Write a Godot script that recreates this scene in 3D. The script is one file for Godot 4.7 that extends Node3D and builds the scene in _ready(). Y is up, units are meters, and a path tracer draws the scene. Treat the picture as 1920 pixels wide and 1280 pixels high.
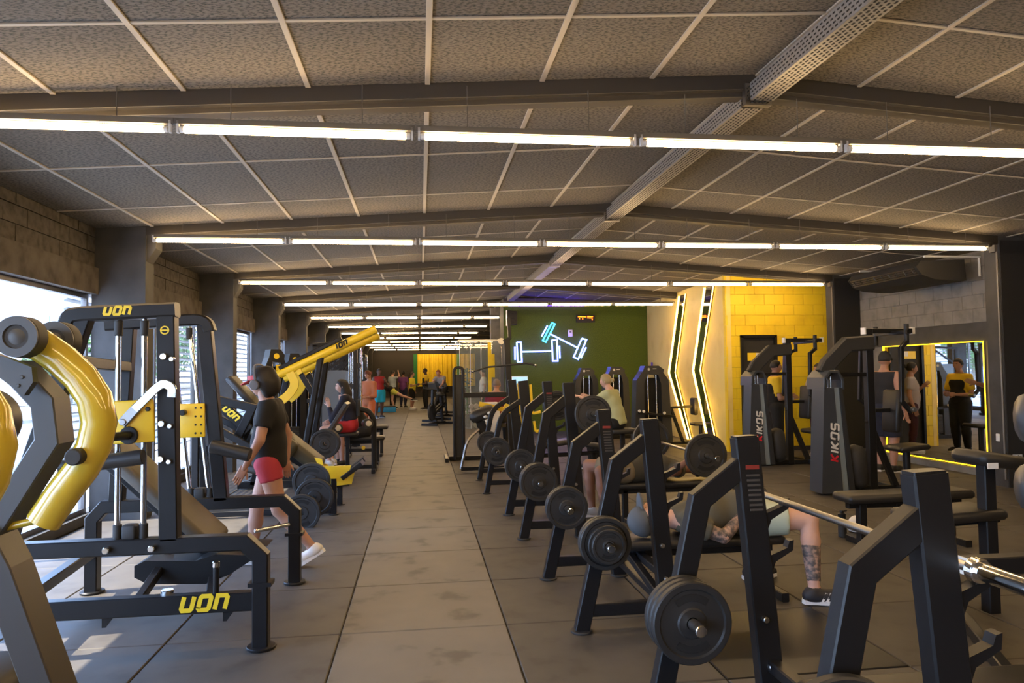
extends Node3D
# A gym hall seen along its aisle. Metres, y up, camera near the origin looking along -z.

const Z1 := -4.54       # first lamp row in view
const BAY := 3.77       # distance between lamp rows, beams and columns
const XL := -3.55       # inner face of the window wall
const XR := 8.0         # inner face of the mirror wall
const RIDGE := 2.33
const ORD := ["first", "second", "third", "fourth", "fifth", "sixth", "seventh", "eighth", "ninth", "tenth", "eleventh", "twelfth", "thirteenth", "fourteenth", "fifteenth"]

func _ready() -> void:
	# camera
	var cam := Camera3D.new()
	cam.name = "camera"
	add_child(cam)
	cam.fov = 51.09
	cam.near = 0.05
	cam.far = 400.0
	cam.transform = Transform3D(Basis(Vector3.UP, -0.128) * Basis(Vector3.RIGHT, 0.0426) * Basis(Vector3.BACK, -0.0128), Vector3(0, 1.567, 0))
	cam.current = true
	# sky
	var we := WorldEnvironment.new()
	we.name = "world"
	var env := Environment.new()
	env.background_mode = Environment.BG_SKY
	var sky := Sky.new()
	var sm := ProceduralSkyMaterial.new()
	sm.sky_top_color = Color(0.52, 0.67, 0.9)
	sm.sky_horizon_color = Color(0.80, 0.88, 0.97)
	sm.ground_horizon_color = Color(0.62, 0.64, 0.66)
	sm.ground_bottom_color = Color(0.4, 0.4, 0.4)
	sm.sky_energy_multiplier = 3.8
	sm.ground_energy_multiplier = 2.0
	sky.sky_material = sm
	env.sky = sky
	env.tonemap_mode = Environment.TONE_MAPPER_LINEAR
	env.tonemap_exposure = 0.95
	env.sdfgi_enabled = true
	env.ssao_enabled = true
	env.ssil_enabled = true
	we.environment = env
	add_child(we)
	# sun, from beyond the window wall
	var sun := DirectionalLight3D.new()
	sun.name = "sun"
	add_child(sun)
	sun.look_at_from_position(Vector3(-6.1, 8.0, 0.6), Vector3.ZERO, Vector3.UP)
	sun.light_color = Color(1.0, 0.95, 0.87)
	sun.light_energy = 8.0
	sun.light_angular_distance = 0.6
	sun.shadow_enabled = true
	make_materials()
	build_room()
	build_lamps()
	build_right_walls()
	build_outside()
	build_equipment()
	build_people()

# ---------------------------------------------------------------- helpers
var used := {}
var mats := {}
var meshes := {}

func numbered(n: String) -> String:
	var k: int = used.get(n, 0)
	used[n] = k + 1
	return n if k == 0 else "%s_%03d" % [n, k]

func thing(n: String, label: String, cat: String, group := "", at := Vector3.ZERO, turn := 0.0) -> Node3D:
	var o := Node3D.new()
	o.name = numbered(n)
	add_child(o)
	o.position = at
	o.rotation.y = turn
	tag(o, label, cat, group)
	return o

func tag(o: Node, label: String, cat: String, group := "") -> void:
	o.set_meta("label", label)
	o.set_meta("category", cat)
	if group != "":
		o.set_meta("group", group)

func room(n: String) -> Node3D:
	var o := Node3D.new()
	o.name = n
	o.set_meta("kind", "structure")
	add_child(o)
	return o

func mesh_of(st: SurfaceTool) -> ArrayMesh:
	st.generate_normals()
	return st.commit()

func inst(p: Node, n: String, m: Mesh, mt: Material, at := Vector3.ZERO) -> MeshInstance3D:
	var o := MeshInstance3D.new()
	o.mesh = m
	o.material_override = mt
	o.name = n
	p.add_child(o, true)
	o.position = at
	return o

func part(p: Node, n: String, st: SurfaceTool, mt: Material, label := "") -> MeshInstance3D:
	var m := mesh_of(st)
	var first: MeshInstance3D = null
	for q in pieces(m, n):
		var o := inst(p, n, q, mt)
		if label != "":
			o.set_meta("label", label)
		if first == null:
			first = o
	return first

# pieces that do not touch each other become parts of their own
func pieces(m: ArrayMesh, n: String) -> Array:
	var a := m.surface_get_arrays(0)
	var v: PackedVector3Array = a[Mesh.ARRAY_VERTEX]
	if v.size() > 6000 or a[Mesh.ARRAY_INDEX] != null:
		return [m]
	for w in ["lettering", "print", "face", "emblem", "perforation", "blades", "foliage", "leaf", "hair", "body", "shirt", "characters", "stripe", "badge", "deflector", "visor", "headphones"]:
		if n.contains(w):
			return [m]
	var nm: PackedVector3Array = a[Mesh.ARRAY_NORMAL]
	var nt := v.size() / 3
	var root := PackedInt32Array()
	root.resize(nt)
	var seen := {}
	for t in nt:
		root[t] = t
		for k in 3:
			var key := Vector3i((v[t * 3 + k] * 5000.0).round())
			if seen.has(key):
				var x: int = t
				while root[x] != x:
					x = root[x]
				var y: int = seen[key]
				while root[y] != y:
					y = root[y]
				root[x] = y
			else:
				seen[key] = t
	var groups := {}
	for t in nt:
		var x: int = t
		while root[x] != x:
			x = root[x]
		root[t] = x
		if not groups.has(x):
			groups[x] = []
		groups[x].append(t)
	if groups.size() == 1:
		return [m]
	var sets := []
	for g in groups.values():
		var bb := AABB(v[g[0] * 3], Vector3.ZERO)
		for t in g:
			for k in 3:
				bb = bb.expand(v[t * 3 + k])
		sets.append([bb.grow(0.004), g])
	var again := true
	while again:
		again = false
		for i in sets.size():
			for k in range(i + 1, sets.size()):
				if sets[i][0].intersects(sets[k][0]):
					sets[i] = [sets[i][0].merge(sets[k][0]), sets[i][1] + sets[k][1]]
					sets.remove_at(k)
					again = true
					break
			if again:
				break
	if sets.size() == 1:
		return [m]
	var out := []
	for s in sets:
		var vv := PackedVector3Array()
		var nn := PackedVector3Array()
		for t in s[1]:
			for k in 3:
				vv.append(v[t * 3 + k])
				nn.append(nm[t * 3 + k])
		var arr := []
		arr.resize(Mesh.ARRAY_MAX)
		arr[Mesh.ARRAY_VERTEX] = vv
		arr[Mesh.ARRAY_NORMAL] = nn
		var am := ArrayMesh.new()
		am.add_surface_from_arrays(Mesh.PRIMITIVE_TRIANGLES, arr)
		out.append(am)
	return out

func struct(n: String, st: SurfaceTool, mt: Material) -> MeshInstance3D:
	var o := inst(self, n, mesh_of(st), mt)
	o.set_meta("kind", "structure")
	return o

func lin(r: float, g: float, b: float) -> Color:
	return Color(r, g, b).linear_to_srgb()

func mat(key: String, c: Color, rough := 0.5, metal := 0.0) -> StandardMaterial3D:
	if mats.has(key):
		return mats[key]
	var m := StandardMaterial3D.new()
	m.albedo_color = c
	m.roughness = rough
	m.metallic = metal
	mats[key] = m
	return m

func glow(key: String, c: Color, e: float) -> StandardMaterial3D:
	var m := mat(key, c, 0.5)
	m.emission_enabled = true
	m.emission = c
	m.emission_energy_multiplier = e
	return m

func noise_tex(sz: int, freq: float, cols: Array, offs: Array, sd := 1, oct := 4, stretch := 1.0) -> NoiseTexture2D:
	var n := FastNoiseLite.new()
	n.seed = sd
	n.noise_type = FastNoiseLite.TYPE_SIMPLEX
	n.frequency = freq
	n.fractal_octaves = oct
	var t := NoiseTexture2D.new()
	t.width = sz
	t.height = int(sz * stretch)
	t.seamless = true
	t.noise = n
	var g := Gradient.new()
	g.colors = PackedColorArray(cols)
	g.offsets = PackedFloat32Array(offs)
	t.color_ramp = g
	return t

func tex_mat(key: String, t: Texture2D, scale: Vector3, rough := 0.7) -> StandardMaterial3D:
	var m := mat(key, Color.WHITE, rough)
	m.albedo_texture = t
	m.uv1_triplanar = true
	m.uv1_world_triplanar = true
	m.uv1_scale = scale
	return m

# ---------------------------------------------------------------- mesh tools
func S() -> SurfaceTool:
	var st := SurfaceTool.new()
	st.begin(Mesh.PRIMITIVE_TRIANGLES)
	return st

func flat(st: SurfaceTool) -> void:
	st.set_smooth_group(-1)

func smooth(st: SurfaceTool) -> void:
	st.set_smooth_group(1)

func tri(st: SurfaceTool, a: Vector3, b: Vector3, c: Vector3) -> void:
	st.add_vertex(a)
	st.add_vertex(b)
	st.add_vertex(c)

func quad(st: SurfaceTool, a: Vector3, b: Vector3, c: Vector3, d: Vector3) -> void:
	tri(st, a, b, c)
	tri(st, a, c, d)

# axis-aligned or turned box
func box(st: SurfaceTool, c: Vector3, s: Vector3, b := Basis.IDENTITY) -> void:
	flat(st)
	var h := s / 2
	var v := []
	for i in 8:
		v.append(c + b * Vector3(h.x if i & 1 else -h.x, h.y if i & 2 else -h.y, h.z if i & 4 else -h.z))
	for q in [[0, 2, 3, 1], [5, 7, 6, 4], [4, 6, 2, 0], [1, 3, 7, 5], [2, 6, 7, 3], [4, 0, 1, 5]]:
		quad(st, v[q[3]], v[q[2]], v[q[1]], v[q[0]])

func rect(w: float, h: float, c := 0.006) -> PackedVector2Array:
	var x := w / 2
	var y := h / 2
	return PackedVector2Array([Vector2(-x + c, -y), Vector2(x - c, -y), Vector2(x, -y + c), Vector2(x, y - c), Vector2(x - c, y), Vector2(-x + c, y), Vector2(-x, y - c), Vector2(-x, -y + c)])

func rrect(w: float, h: float, r: float, n := 4) -> PackedVector2Array:
	var o := PackedVector2Array()
	for q in 4:
		var cx := (w / 2 - r) * (1 if q == 0 or q == 3 else -1)
		var cy := (h / 2 - r) * (1 if q < 2 else -1)
		for i in n + 1:
			var a := PI / 2 * (q + float(i) / n)
			o.append(Vector2(cx + r * cos(a), cy + r * sin(a)))
	return o

func circ(r: float, n := 12) -> PackedVector2Array:
	var o := PackedVector2Array()
	for i in n:
		o.append(Vector2(cos(TAU * i / n), sin(TAU * i / n)) * r)
	return o

# sweep a profile along a path lying (about) in the plane with normal nrm; profile x runs along nrm, profile y in the plane
func sweep(st: SurfaceTool, pts: Array, prof: PackedVector2Array, nrm: Vector3, is_smooth := false, scales := [], closed := false) -> void:
	var rings := []
	var m := pts.size()
	for i in m:
		var p: Vector3 = pts[i]
		var t0: Vector3
		var t1: Vector3
		if closed:
			t0 = (p - pts[(i + m - 1) % m]).normalized()
			t1 = (pts[(i + 1) % m] - p).normalized()
		else:
			t0 = (p - pts[i - 1]).normalized() if i > 0 else (pts[1] - p).normalized()
			t1 = (pts[i + 1] - p).normalized() if i < m - 1 else t0
		var t := (t0 + t1).normalized()
		if t.length() < 0.1:
			t = t0
		var side := (nrm - t * nrm.dot(t)).normalized()
		var up := side.cross(t).normalized()
		var k := 1.0 / maxf(0.3, t.dot(t0))
		var sc: float = scales[i] if scales.size() > i else 1.0
		var r := []
		for q in prof:
			r.append(p + side * q.x * sc + up * q.y * k * sc)
		rings.append(r)
	var n := prof.size()
	for i in (m if closed else m - 1):
		var a: Array = rings[i]
		var b: Array = rings[(i + 1) % m]
		for j in n:
			var j2 := (j + 1) % n
			if is_smooth:
				smooth(st)
			else:
				flat(st)
			quad(st, a[j], b[j], b[j2], a[j2])
	if closed:
		return
	flat(st)
	for j in range(1, n - 1):
		tri(st, rings[0][0], rings[0][j], rings[0][j + 1])
		tri(st, rings[m - 1][0], rings[m - 1][j + 1], rings[m - 1][j])

func bar(st: SurfaceTool, a: Vector3, b: Vector3, w: float, h: float, nrm := Vector3.BACK, c := 0.006) -> void:
	if absf((b - a).normalized().dot(nrm)) > 0.95:
		nrm = Vector3.UP
	sweep(st, [a, b], rect(w, h, c), nrm)

func tube(st: SurfaceTool, pts: Array, r: float, nrm := Vector3.BACK, n := 12, scales := []) -> void:
	if absf((pts[1] - pts[0]).normalized().dot(nrm)) > 0.95:
		nrm = Vector3.UP if absf((pts[1] - pts[0]).normalized().y) < 0.9 else Vector3.RIGHT
	sweep(st, pts, circ(r, n), nrm, true, scales)

func fillet(pts: Array, r: float, n := 4) -> Array:
	var o := [pts[0]]
	for i in range(1, pts.size() - 1):
		var p: Vector3 = pts[i]
		var d0: Vector3 = pts[i - 1] - p
		var d1: Vector3 = pts[i + 1] - p
		var rr := minf(r, minf(d0.length(), d1.length()) * 0.48)
		var a := p + d0.normalized() * rr
		var b := p + d1.normalized() * rr
		for k in n + 1:
			var t := float(k) / n
			o.append(a.lerp(p, t).lerp(p.lerp(b, t), t))
	o.append(pts[-1])
	return o

# planar path at constant z from [x, y] pairs
func zp(z: float, a: Array) -> Array:
	var o := []
	for q in a:
		o.append(Vector3(q[0], q[1], z))
	return o

# lathe: rows [radius, distance along axis]
func lathe(st: SurfaceTool, o: Vector3, axis: Vector3, rows: Array, n := 24, sm := false) -> void:
	var ax := axis.normalized()
	var u := ax.cross(Vector3.UP if absf(ax.y) < 0.9 else Vector3.RIGHT).normalized()
	var v := ax.cross(u)
	for i in rows.size() - 1:
		for j in n:
			var a0 := TAU * j / n
			var a1 := TAU * (j + 1) / n
			var d0 := u * cos(a0) + v * sin(a0)
			var d1 := u * cos(a1) + v * sin(a1)
			st.set_smooth_group(1 if sm else i + 2)
			var p0: Vector3 = o + ax * rows[i][1]
			var p1: Vector3 = o + ax * rows[i + 1][1]
			if rows[i][0] > 0.0:
				tri(st, p0 + d0 * rows[i][0], p0 + d1 * rows[i][0], p1 + d1 * rows[i + 1][0])
			if rows[i + 1][0] > 0.0:
				tri(st, p0 + d0 * rows[i][0], p1 + d1 * rows[i + 1][0], p1 + d0 * rows[i + 1][0])

func cyl(st: SurfaceTool, a: Vector3, b: Vector3, r: float, r2 := -1.0, n := 16) -> void:
	if r2 < 0:
		r2 = r
	var l := (b - a).length()
	var c := minf(0.004, minf(l, r) * 0.25)
	lathe(st, a, b - a, [[0.0, 0.0], [r - c, 0.0], [r, c], [r2, l - c], [r2 - c, l], [0.0, l]], n)

# cushion: rounded slab from a to b, width w along nrm, thickness h
func pad(st: SurfaceTool, a: Vector3, b: Vector3, w: float, h: float, nrm := Vector3.BACK, r := 0.03) -> void:
	r = minf(r, minf(w, h) * 0.45)
	var t := (b - a).normalized()
	var up := nrm.cross(t).normalized()
	var prof := rrect(w, h, r, 3)
	var rings := []
	var l := (b - a).length()
	for k in [[0.0, r], [r * 0.3, r * 0.3], [r, 0.0], [l - r, 0.0], [l - r * 0.3, r * 0.3], [l, r]]:
		var g := []
		for q in prof:
			var x: float = q.x * (w - 2.0 * k[1]) / w
			var y: float = q.y * (h - 2.0 * k[1]) / h
			g.append(a + t * k[0] + nrm * x + up * y)
		rings.append(g)
	smooth(st)
	var n := prof.size()
	for i in rings.size() - 1:
		for j in n:
			quad(st, rings[i][j], rings[i + 1][j], rings[i + 1][(j + 1) % n], rings[i][(j + 1) % n])
	for j in range(1, n - 1):
		tri(st, rings[0][0], rings[0][j], rings[0][j + 1])
		tri(st, rings[-1][0], rings[-1][j + 1], rings[-1][j])

# extruded polygon in the xy plane of basis b
func prism(st: SurfaceTool, poly: PackedVector2Array, depth: float, o := Vector3.ZERO, b := Basis.IDENTITY) -> void:
	flat(st)
	var idx := Geometry2D.triangulate_polygon(poly)
	var h := depth / 2
	for i in range(0, idx.size(), 3):
		var p := []
		for k in 3:
			p.append(poly[idx[i + k]])
		var turn: float = (p[1] - p[0]).cross(p[2] - p[0])
		if turn < 0:
			p.reverse()
		tri(st, o + b * Vector3(p[0].x, p[0].y, h), o + b * Vector3(p[2].x, p[2].y, h), o + b * Vector3(p[1].x, p[1].y, h))
		tri(st, o + b * Vector3(p[0].x, p[0].y, -h), o + b * Vector3(p[1].x, p[1].y, -h), o + b * Vector3(p[2].x, p[2].y, -h))
	var cw := Geometry2D.is_polygon_clockwise(poly)
	for i in poly.size():
		var p0 := poly[i]
		var p1 := poly[(i + 1) % poly.size()]
		if not cw:
			var t := p0
			p0 = p1
			p1 = t
		quad(st, o + b * Vector3(p0.x, p0.y, -h), o + b * Vector3(p0.x, p0.y, h), o + b * Vector3(p1.x, p1.y, h), o + b * Vector3(p1.x, p1.y, -h))

func ball(st: SurfaceTool, c: Vector3, r: Vector3, n := 12) -> void:
	smooth(st)
	for i in n:
		for j in n * 2:
			var q := []
			for k in [[i, j], [i, j + 1], [i + 1, j + 1], [i + 1, j]]:
				var th: float = PI * k[0] / n
				var ph: float = PI * k[1] / n
				q.append(c + Vector3(sin(th) * cos(ph) * r.x, cos(th) * r.y, sin(th) * sin(ph) * r.z))
			if i > 0:
				tri(st, q[0], q[1], q[2])
			if i < n - 1:
				tri(st, q[0], q[2], q[3])

# flat bands of lettering: strokes in a plane (origin o, right u, up v), stroke width w, raised by d
func strokes(st: SurfaceTool, list: Array, o: Vector3, u: Vector3, v: Vector3, size: float, w: float, shear := 0.0, d := 0.003) -> void:
	var n := u.cross(v).normalized()
	for s in list:
		var pts := []
		for q in s:
			pts.append(o + u * (q[0] + q[1] * shear) * size + v * q[1] * size + n * d * 0.5)
		sweep(st, pts, PackedVector2Array([Vector2(-d / 2, -w / 2), Vector2(d / 2, -w / 2), Vector2(d / 2, w / 2), Vector2(-d / 2, w / 2)]), n, false)

const LION := [[[0, 1], [0, 0.12], [0.1, 0], [0.62, 0], [0.72, 0.12], [0.72, 1]], [[1.2, 0.12], [1.2, 0.88], [1.3, 1], [1.85, 1], [1.95, 0.88], [1.95, 0.12], [1.85, 0], [1.3, 0], [1.2, 0.12], [1.2, 0.2]], [[2.4, 0], [2.4, 1], [3.0, 1], [3.12, 0.86], [3.12, 0]]]
const ION := [[[0.3, 0], [0.3, 1]], [[0.85, 0.12], [0.85, 0.88], [0.95, 1], [1.5, 1], [1.6, 0.88], [1.6, 0.12], [1.5, 0], [0.95, 0], [0.85, 0.12], [0.85, 0.4]], [[2.05, 0], [2.05, 1], [2.65, 1], [2.77, 0.86], [2.77, 0]]]
const KIKOS_K := [[[0, 0], [0, 1]], [[0.7, 1], [0.12, 0.5], [0.7, 0]]]
const KIKOS_R := [[[1.15, 0], [1.15, 1]], [[1.6, 0], [1.6, 1]], [[2.3, 1], [1.72, 0.5], [2.3, 0]], [[2.75, 0.1], [2.75, 0.9], [2.9, 1], [3.4, 1], [3.5, 0.9], [3.5, 0.1], [3.4, 0], [2.9, 0], [2.75, 0.1], [2.75, 0.4]], [[4.7, 1], [4.05, 1], [3.95, 0.9], [3.95, 0.6], [4.05, 0.5], [4.6, 0.5], [4.7, 0.4], [4.7, 0.1], [4.6, 0], [3.95, 0]]]
# ---------------------------------------------------------------- bodies as smooth fields
# bone: [a, b, ra, rb, k, flat_end]
func blob(st: SurfaceTool, bones: Array, cell: float, clips := []) -> void:
	var lo := Vector3(1e9, 1e9, 1e9)
	var hi := -lo
	for q in bones:
		var r: float = maxf(q[2], q[3])
		for e in [q[0], q[1]]:
			lo = lo.min(e - Vector3.ONE * r)
			hi = hi.max(e + Vector3.ONE * r)
	lo -= Vector3.ONE * cell * 2.5
	hi += Vector3.ONE * cell * 2.5
	var nx := int((hi.x - lo.x) / cell) + 1
	var ny := int((hi.y - lo.y) / cell) + 1
	var nz := int((hi.z - lo.z) / cell) + 1
	var f := PackedFloat32Array()
	f.resize(nx * ny * nz)
	f.fill(1.0)
	for q in bones:
		var a: Vector3 = q[0]
		var b: Vector3 = q[1]
		var ra: float = q[2]
		var rb: float = q[3]
		var k: float = q[4] if q.size() > 4 else 0.02
		var fl: bool = q.size() > 5 and q[5]
		var ab := b - a
		var l := maxf(ab.length(), 1e-5)
		var il := 1.0 / (l * l)
		var m := maxf(ra, rb) + k + cell * 2.0
		var p0 := (a.min(b) - Vector3.ONE * m - lo) / cell
		var p1 := (a.max(b) + Vector3.ONE * m - lo) / cell
		for iz in range(maxi(0, int(p0.z)), mini(nz, int(p1.z) + 1)):
			for iy in range(maxi(0, int(p0.y)), mini(ny, int(p1.y) + 1)):
				var i := (iz * ny + iy) * nx
				for ix in range(maxi(0, int(p0.x)), mini(nx, int(p1.x) + 1)):
					var d := Vector3(lo.x + ix * cell, lo.y + iy * cell, lo.z + iz * cell) - a
					var t := d.dot(ab) * il
					var tc := clampf(t, 0.0, 1.0)
					var v := (d - ab * tc).length() - ra - (rb - ra) * tc
					if fl and t > 0.5:
						v = maxf((d - ab * t).length() - ra - (rb - ra) * tc, (t - 1.0) * l)
					var o := f[i + ix]
					var h := k - absf(o - v)
					f[i + ix] = minf(o, v) - (h * h * 0.25 / k if h > 0.0 else 0.0)
	for c in clips:
		var n: Vector3 = c[0]
		var dd: float = c[1]
		for iz in nz:
			for iy in ny:
				for ix in nx:
					var i := (iz * ny + iy) * nx + ix
					f[i] = maxf(f[i], n.x * (lo.x + ix * cell) + n.y * (lo.y + iy * cell) + n.z * (lo.z + iz * cell) - dd)
	nets(st, f, nx, ny, nz, lo, cell)

func nets(st: SurfaceTool, f: PackedFloat32Array, nx: int, ny: int, nz: int, lo: Vector3, cell: float) -> void:
	var vid := {}
	var off := [0, 1, nx, nx + 1, nx * ny, nx * ny + 1, nx * ny + nx, nx * ny + nx + 1]
	var ed := [[0, 1], [2, 3], [4, 5], [6, 7], [0, 2], [1, 3], [4, 6], [5, 7], [0, 4], [1, 5], [2, 6], [3, 7]]
	for iz in nz - 1:
		for iy in ny - 1:
			var row := (iz * ny + iy) * nx
			for ix in nx - 1:
				var i := row + ix
				var s := 0
				for c in 8:
					if f[i + off[c]] < 0.0:
						s += 1
				if s == 0 or s == 8:
					continue
				var p := Vector3.ZERO
				var cnt := 0
				for e in ed:
					var v0 := f[i + off[e[0]]]
					var v1 := f[i + off[e[1]]]
					if (v0 < 0.0) != (v1 < 0.0):
						var t := v0 / (v0 - v1)
						var c0: int = e[0]
						var c1: int = e[1]
						p += Vector3(c0 & 1, (c0 >> 1) & 1, c0 >> 2).lerp(Vector3(c1 & 1, (c1 >> 1) & 1, c1 >> 2), t)
						cnt += 1
				vid[i] = lo + (Vector3(ix, iy, iz) + p / cnt) * cell
	smooth(st)
	var sx := 1
	var sy := nx
	var sz := nx * ny
	for i in vid:
		var neg: bool = f[i] < 0.0
		for ax in [[sx, sy, sz], [sy, sz, sx], [sz, sx, sy]]:
			if (f[i + ax[0]] < 0.0) == neg:
				continue
			var a: int = i - ax[1] - ax[2]
			var b: int = i - ax[2]
			var c: int = i - ax[1]
			if not (vid.has(a) and vid.has(b) and vid.has(c)):
				continue
			if neg:
				quad(st, vid[a], vid[c], vid[i], vid[b])
			else:
				quad(st, vid[a], vid[b], vid[i], vid[c])

# a head: sphere shaped into skull, jaw, brow, nose, lips, ears; c centre, b basis (z is where it looks), s height
func head(st: SurfaceTool, c: Vector3, b: Basis, s: float, n := 22) -> void:
	smooth(st)
	var g := []
	for i in n + 1:
		var row := []
		for j in n * 2:
			var th := PI * i / n
			var ph := PI * j / n
			row.append(c + b * (head_point(Vector3(sin(th) * sin(ph), cos(th), sin(th) * cos(ph))) * s))
		g.append(row)
	for i in n:
		for j in n * 2:
			var j2 := (j + 1) % (n * 2)
			if i > 0:
				tri(st, g[i][j], g[i][j2], g[i + 1][j2])
			if i < n - 1:
				tri(st, g[i][j], g[i + 1][j2], g[i + 1][j])
	for sd in [-1.0, 1.0]:
		ball(st, c + b * (Vector3(0.335 * sd, -0.03, -0.03) * s), Vector3(0.04, 0.11, 0.07) * s, 6)

func head_point(d: Vector3) -> Vector3:
	var p := d * Vector3(0.34, 0.5, 0.42)
	if d.y < 0.0:
		p.x *= 1.0 + 0.42 * d.y
		if d.z < 0.0:
			p.z *= 1.0 + 0.45 * d.y
		else:
			p.z *= 1.0 + 0.08 * d.y
	if d.z > 0.0:
		var fr := d.z
		p.z += 0.10 * exp(-(pow(d.x / 0.14, 2) + pow((d.y + 0.16) / 0.17, 2))) * fr
		p.z -= 0.05 * exp(-(pow((absf(d.x) - 0.36) / 0.16, 2) + pow((d.y - 0.06) / 0.12, 2)))
		p.z += 0.03 * exp(-(pow(d.x / 0.24, 2) + pow((d.y + 0.5) / 0.08, 2)))
		p.z += 0.03 * exp(-(pow(d.x / 0.25, 2) + pow((d.y + 0.85) / 0.12, 2)))
	return p

# part of the head shell pushed out: keep(direction) says how far the hair stands out (0 = none)
func hair_shell(st: SurfaceTool, c: Vector3, b: Basis, s: float, front: float, low: float, thick: float, n := 22) -> void:
	smooth(st)
	var g := []
	for i in n + 1:
		var row := []
		for j in n * 2:
			var th := PI * i / n
			var ph := PI * j / n
			var d := Vector3(sin(th) * sin(ph), cos(th), sin(th) * cos(ph))
			var line := low if d.z < 0.1 else lerpf(low, front, clampf((d.z - 0.1) / 0.5, 0, 1))
			var k := clampf((d.y - line) / 0.12, -1.0, 1.0)
			row.append(c + b * (head_point(d) * s * (1.0 + thick * k) + Vector3(0, thick * 0.1 * s * maxf(k, 0.0), 0)))
		g.append(row)
	for i in n:
		for j in n * 2:
			var j2 := (j + 1) % (n * 2)
			if i > 0:
				tri(st, g[i][j], g[i][j2], g[i + 1][j2])
			if i < n - 1:
				tri(st, g[i][j], g[i + 1][j2], g[i + 1][j])

# hand with palm and five fingers: w wrist, dir along the hand, nrm out of the back of the hand, thumb side sign
func hand(st: SurfaceTool, w: Vector3, dir: Vector3, nrm: Vector3, side: float, curl: float, k := 1.0) -> void:
	dir = dir.normalized()
	nrm = (nrm - dir * nrm.dot(dir)).normalized()
	var x := dir.cross(nrm).normalized() * side
	pad(st, w - dir * 0.015, w + dir * 0.085 * k, 0.078 * k, 0.028 * k, x, 0.013)
	var ln := [0.066, 0.076, 0.07, 0.055]
	for i in 4:
		var p := w + dir * 0.08 * k + x * (0.028 - 0.019 * i) * k
		var pts := [p]
		var d := dir
		for sgm in 3:
			d = d.rotated(x, curl * side * (0.55 if sgm == 0 else 1.0))
			p += d * ln[i] * k * [0.45, 0.32, 0.23][sgm]
			pts.append(p)
		sweep(st, pts, circ(0.0088 * k, 7), x, true, [1.0, 0.98, 0.9, 0.6])
	var tp := w + dir * 0.025 * k + x * 0.034 * k
	var td := (dir * 0.75 + x * 0.6 - nrm * 0.3).normalized()
	sweep(st, [tp - td * 0.012, tp + td * 0.03 * k, tp + (td + dir * 0.25 - nrm * curl * 0.3).normalized() * 0.062 * k], circ(0.0105 * k, 7), nrm, true, [1.0, 1.0, 0.65])

# joints of a person of height 1 standing and looking along +z; scaled and changed by "pose"
func joints(h: float, wide: float, pose: Dictionary) -> Dictionary:
	var j := {"hip": Vector3(0, 0.53, 0), "waist": Vector3(0, 0.615, 0.005), "chest": Vector3(0, 0.73, 0), "neck": Vector3(0, 0.835, -0.008), "head": Vector3(0, 0.925, 0.012)}
	for s in [["l", 1.0], ["r", -1.0]]:
		var x: float = s[1]
		j["sh_" + s[0]] = Vector3(0.098 * x * wide, 0.8, -0.005)
		j["el_" + s[0]] = Vector3(0.125 * x * wide, 0.63, -0.015)
		j["wr_" + s[0]] = Vector3(0.135 * x * wide, 0.49, 0.03)
		j["hp_" + s[0]] = Vector3(0.052 * x, 0.515, 0)
		j["kn_" + s[0]] = Vector3(0.058 * x, 0.285, 0.012)
		j["an_" + s[0]] = Vector3(0.058 * x, 0.048, -0.012)
		j["to_" + s[0]] = Vector3(0.07 * x, 0.018, 0.09)
	for k in j:
		j[k] *= h
	for k in pose:
		j[k] = pose[k]
	return j

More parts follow.
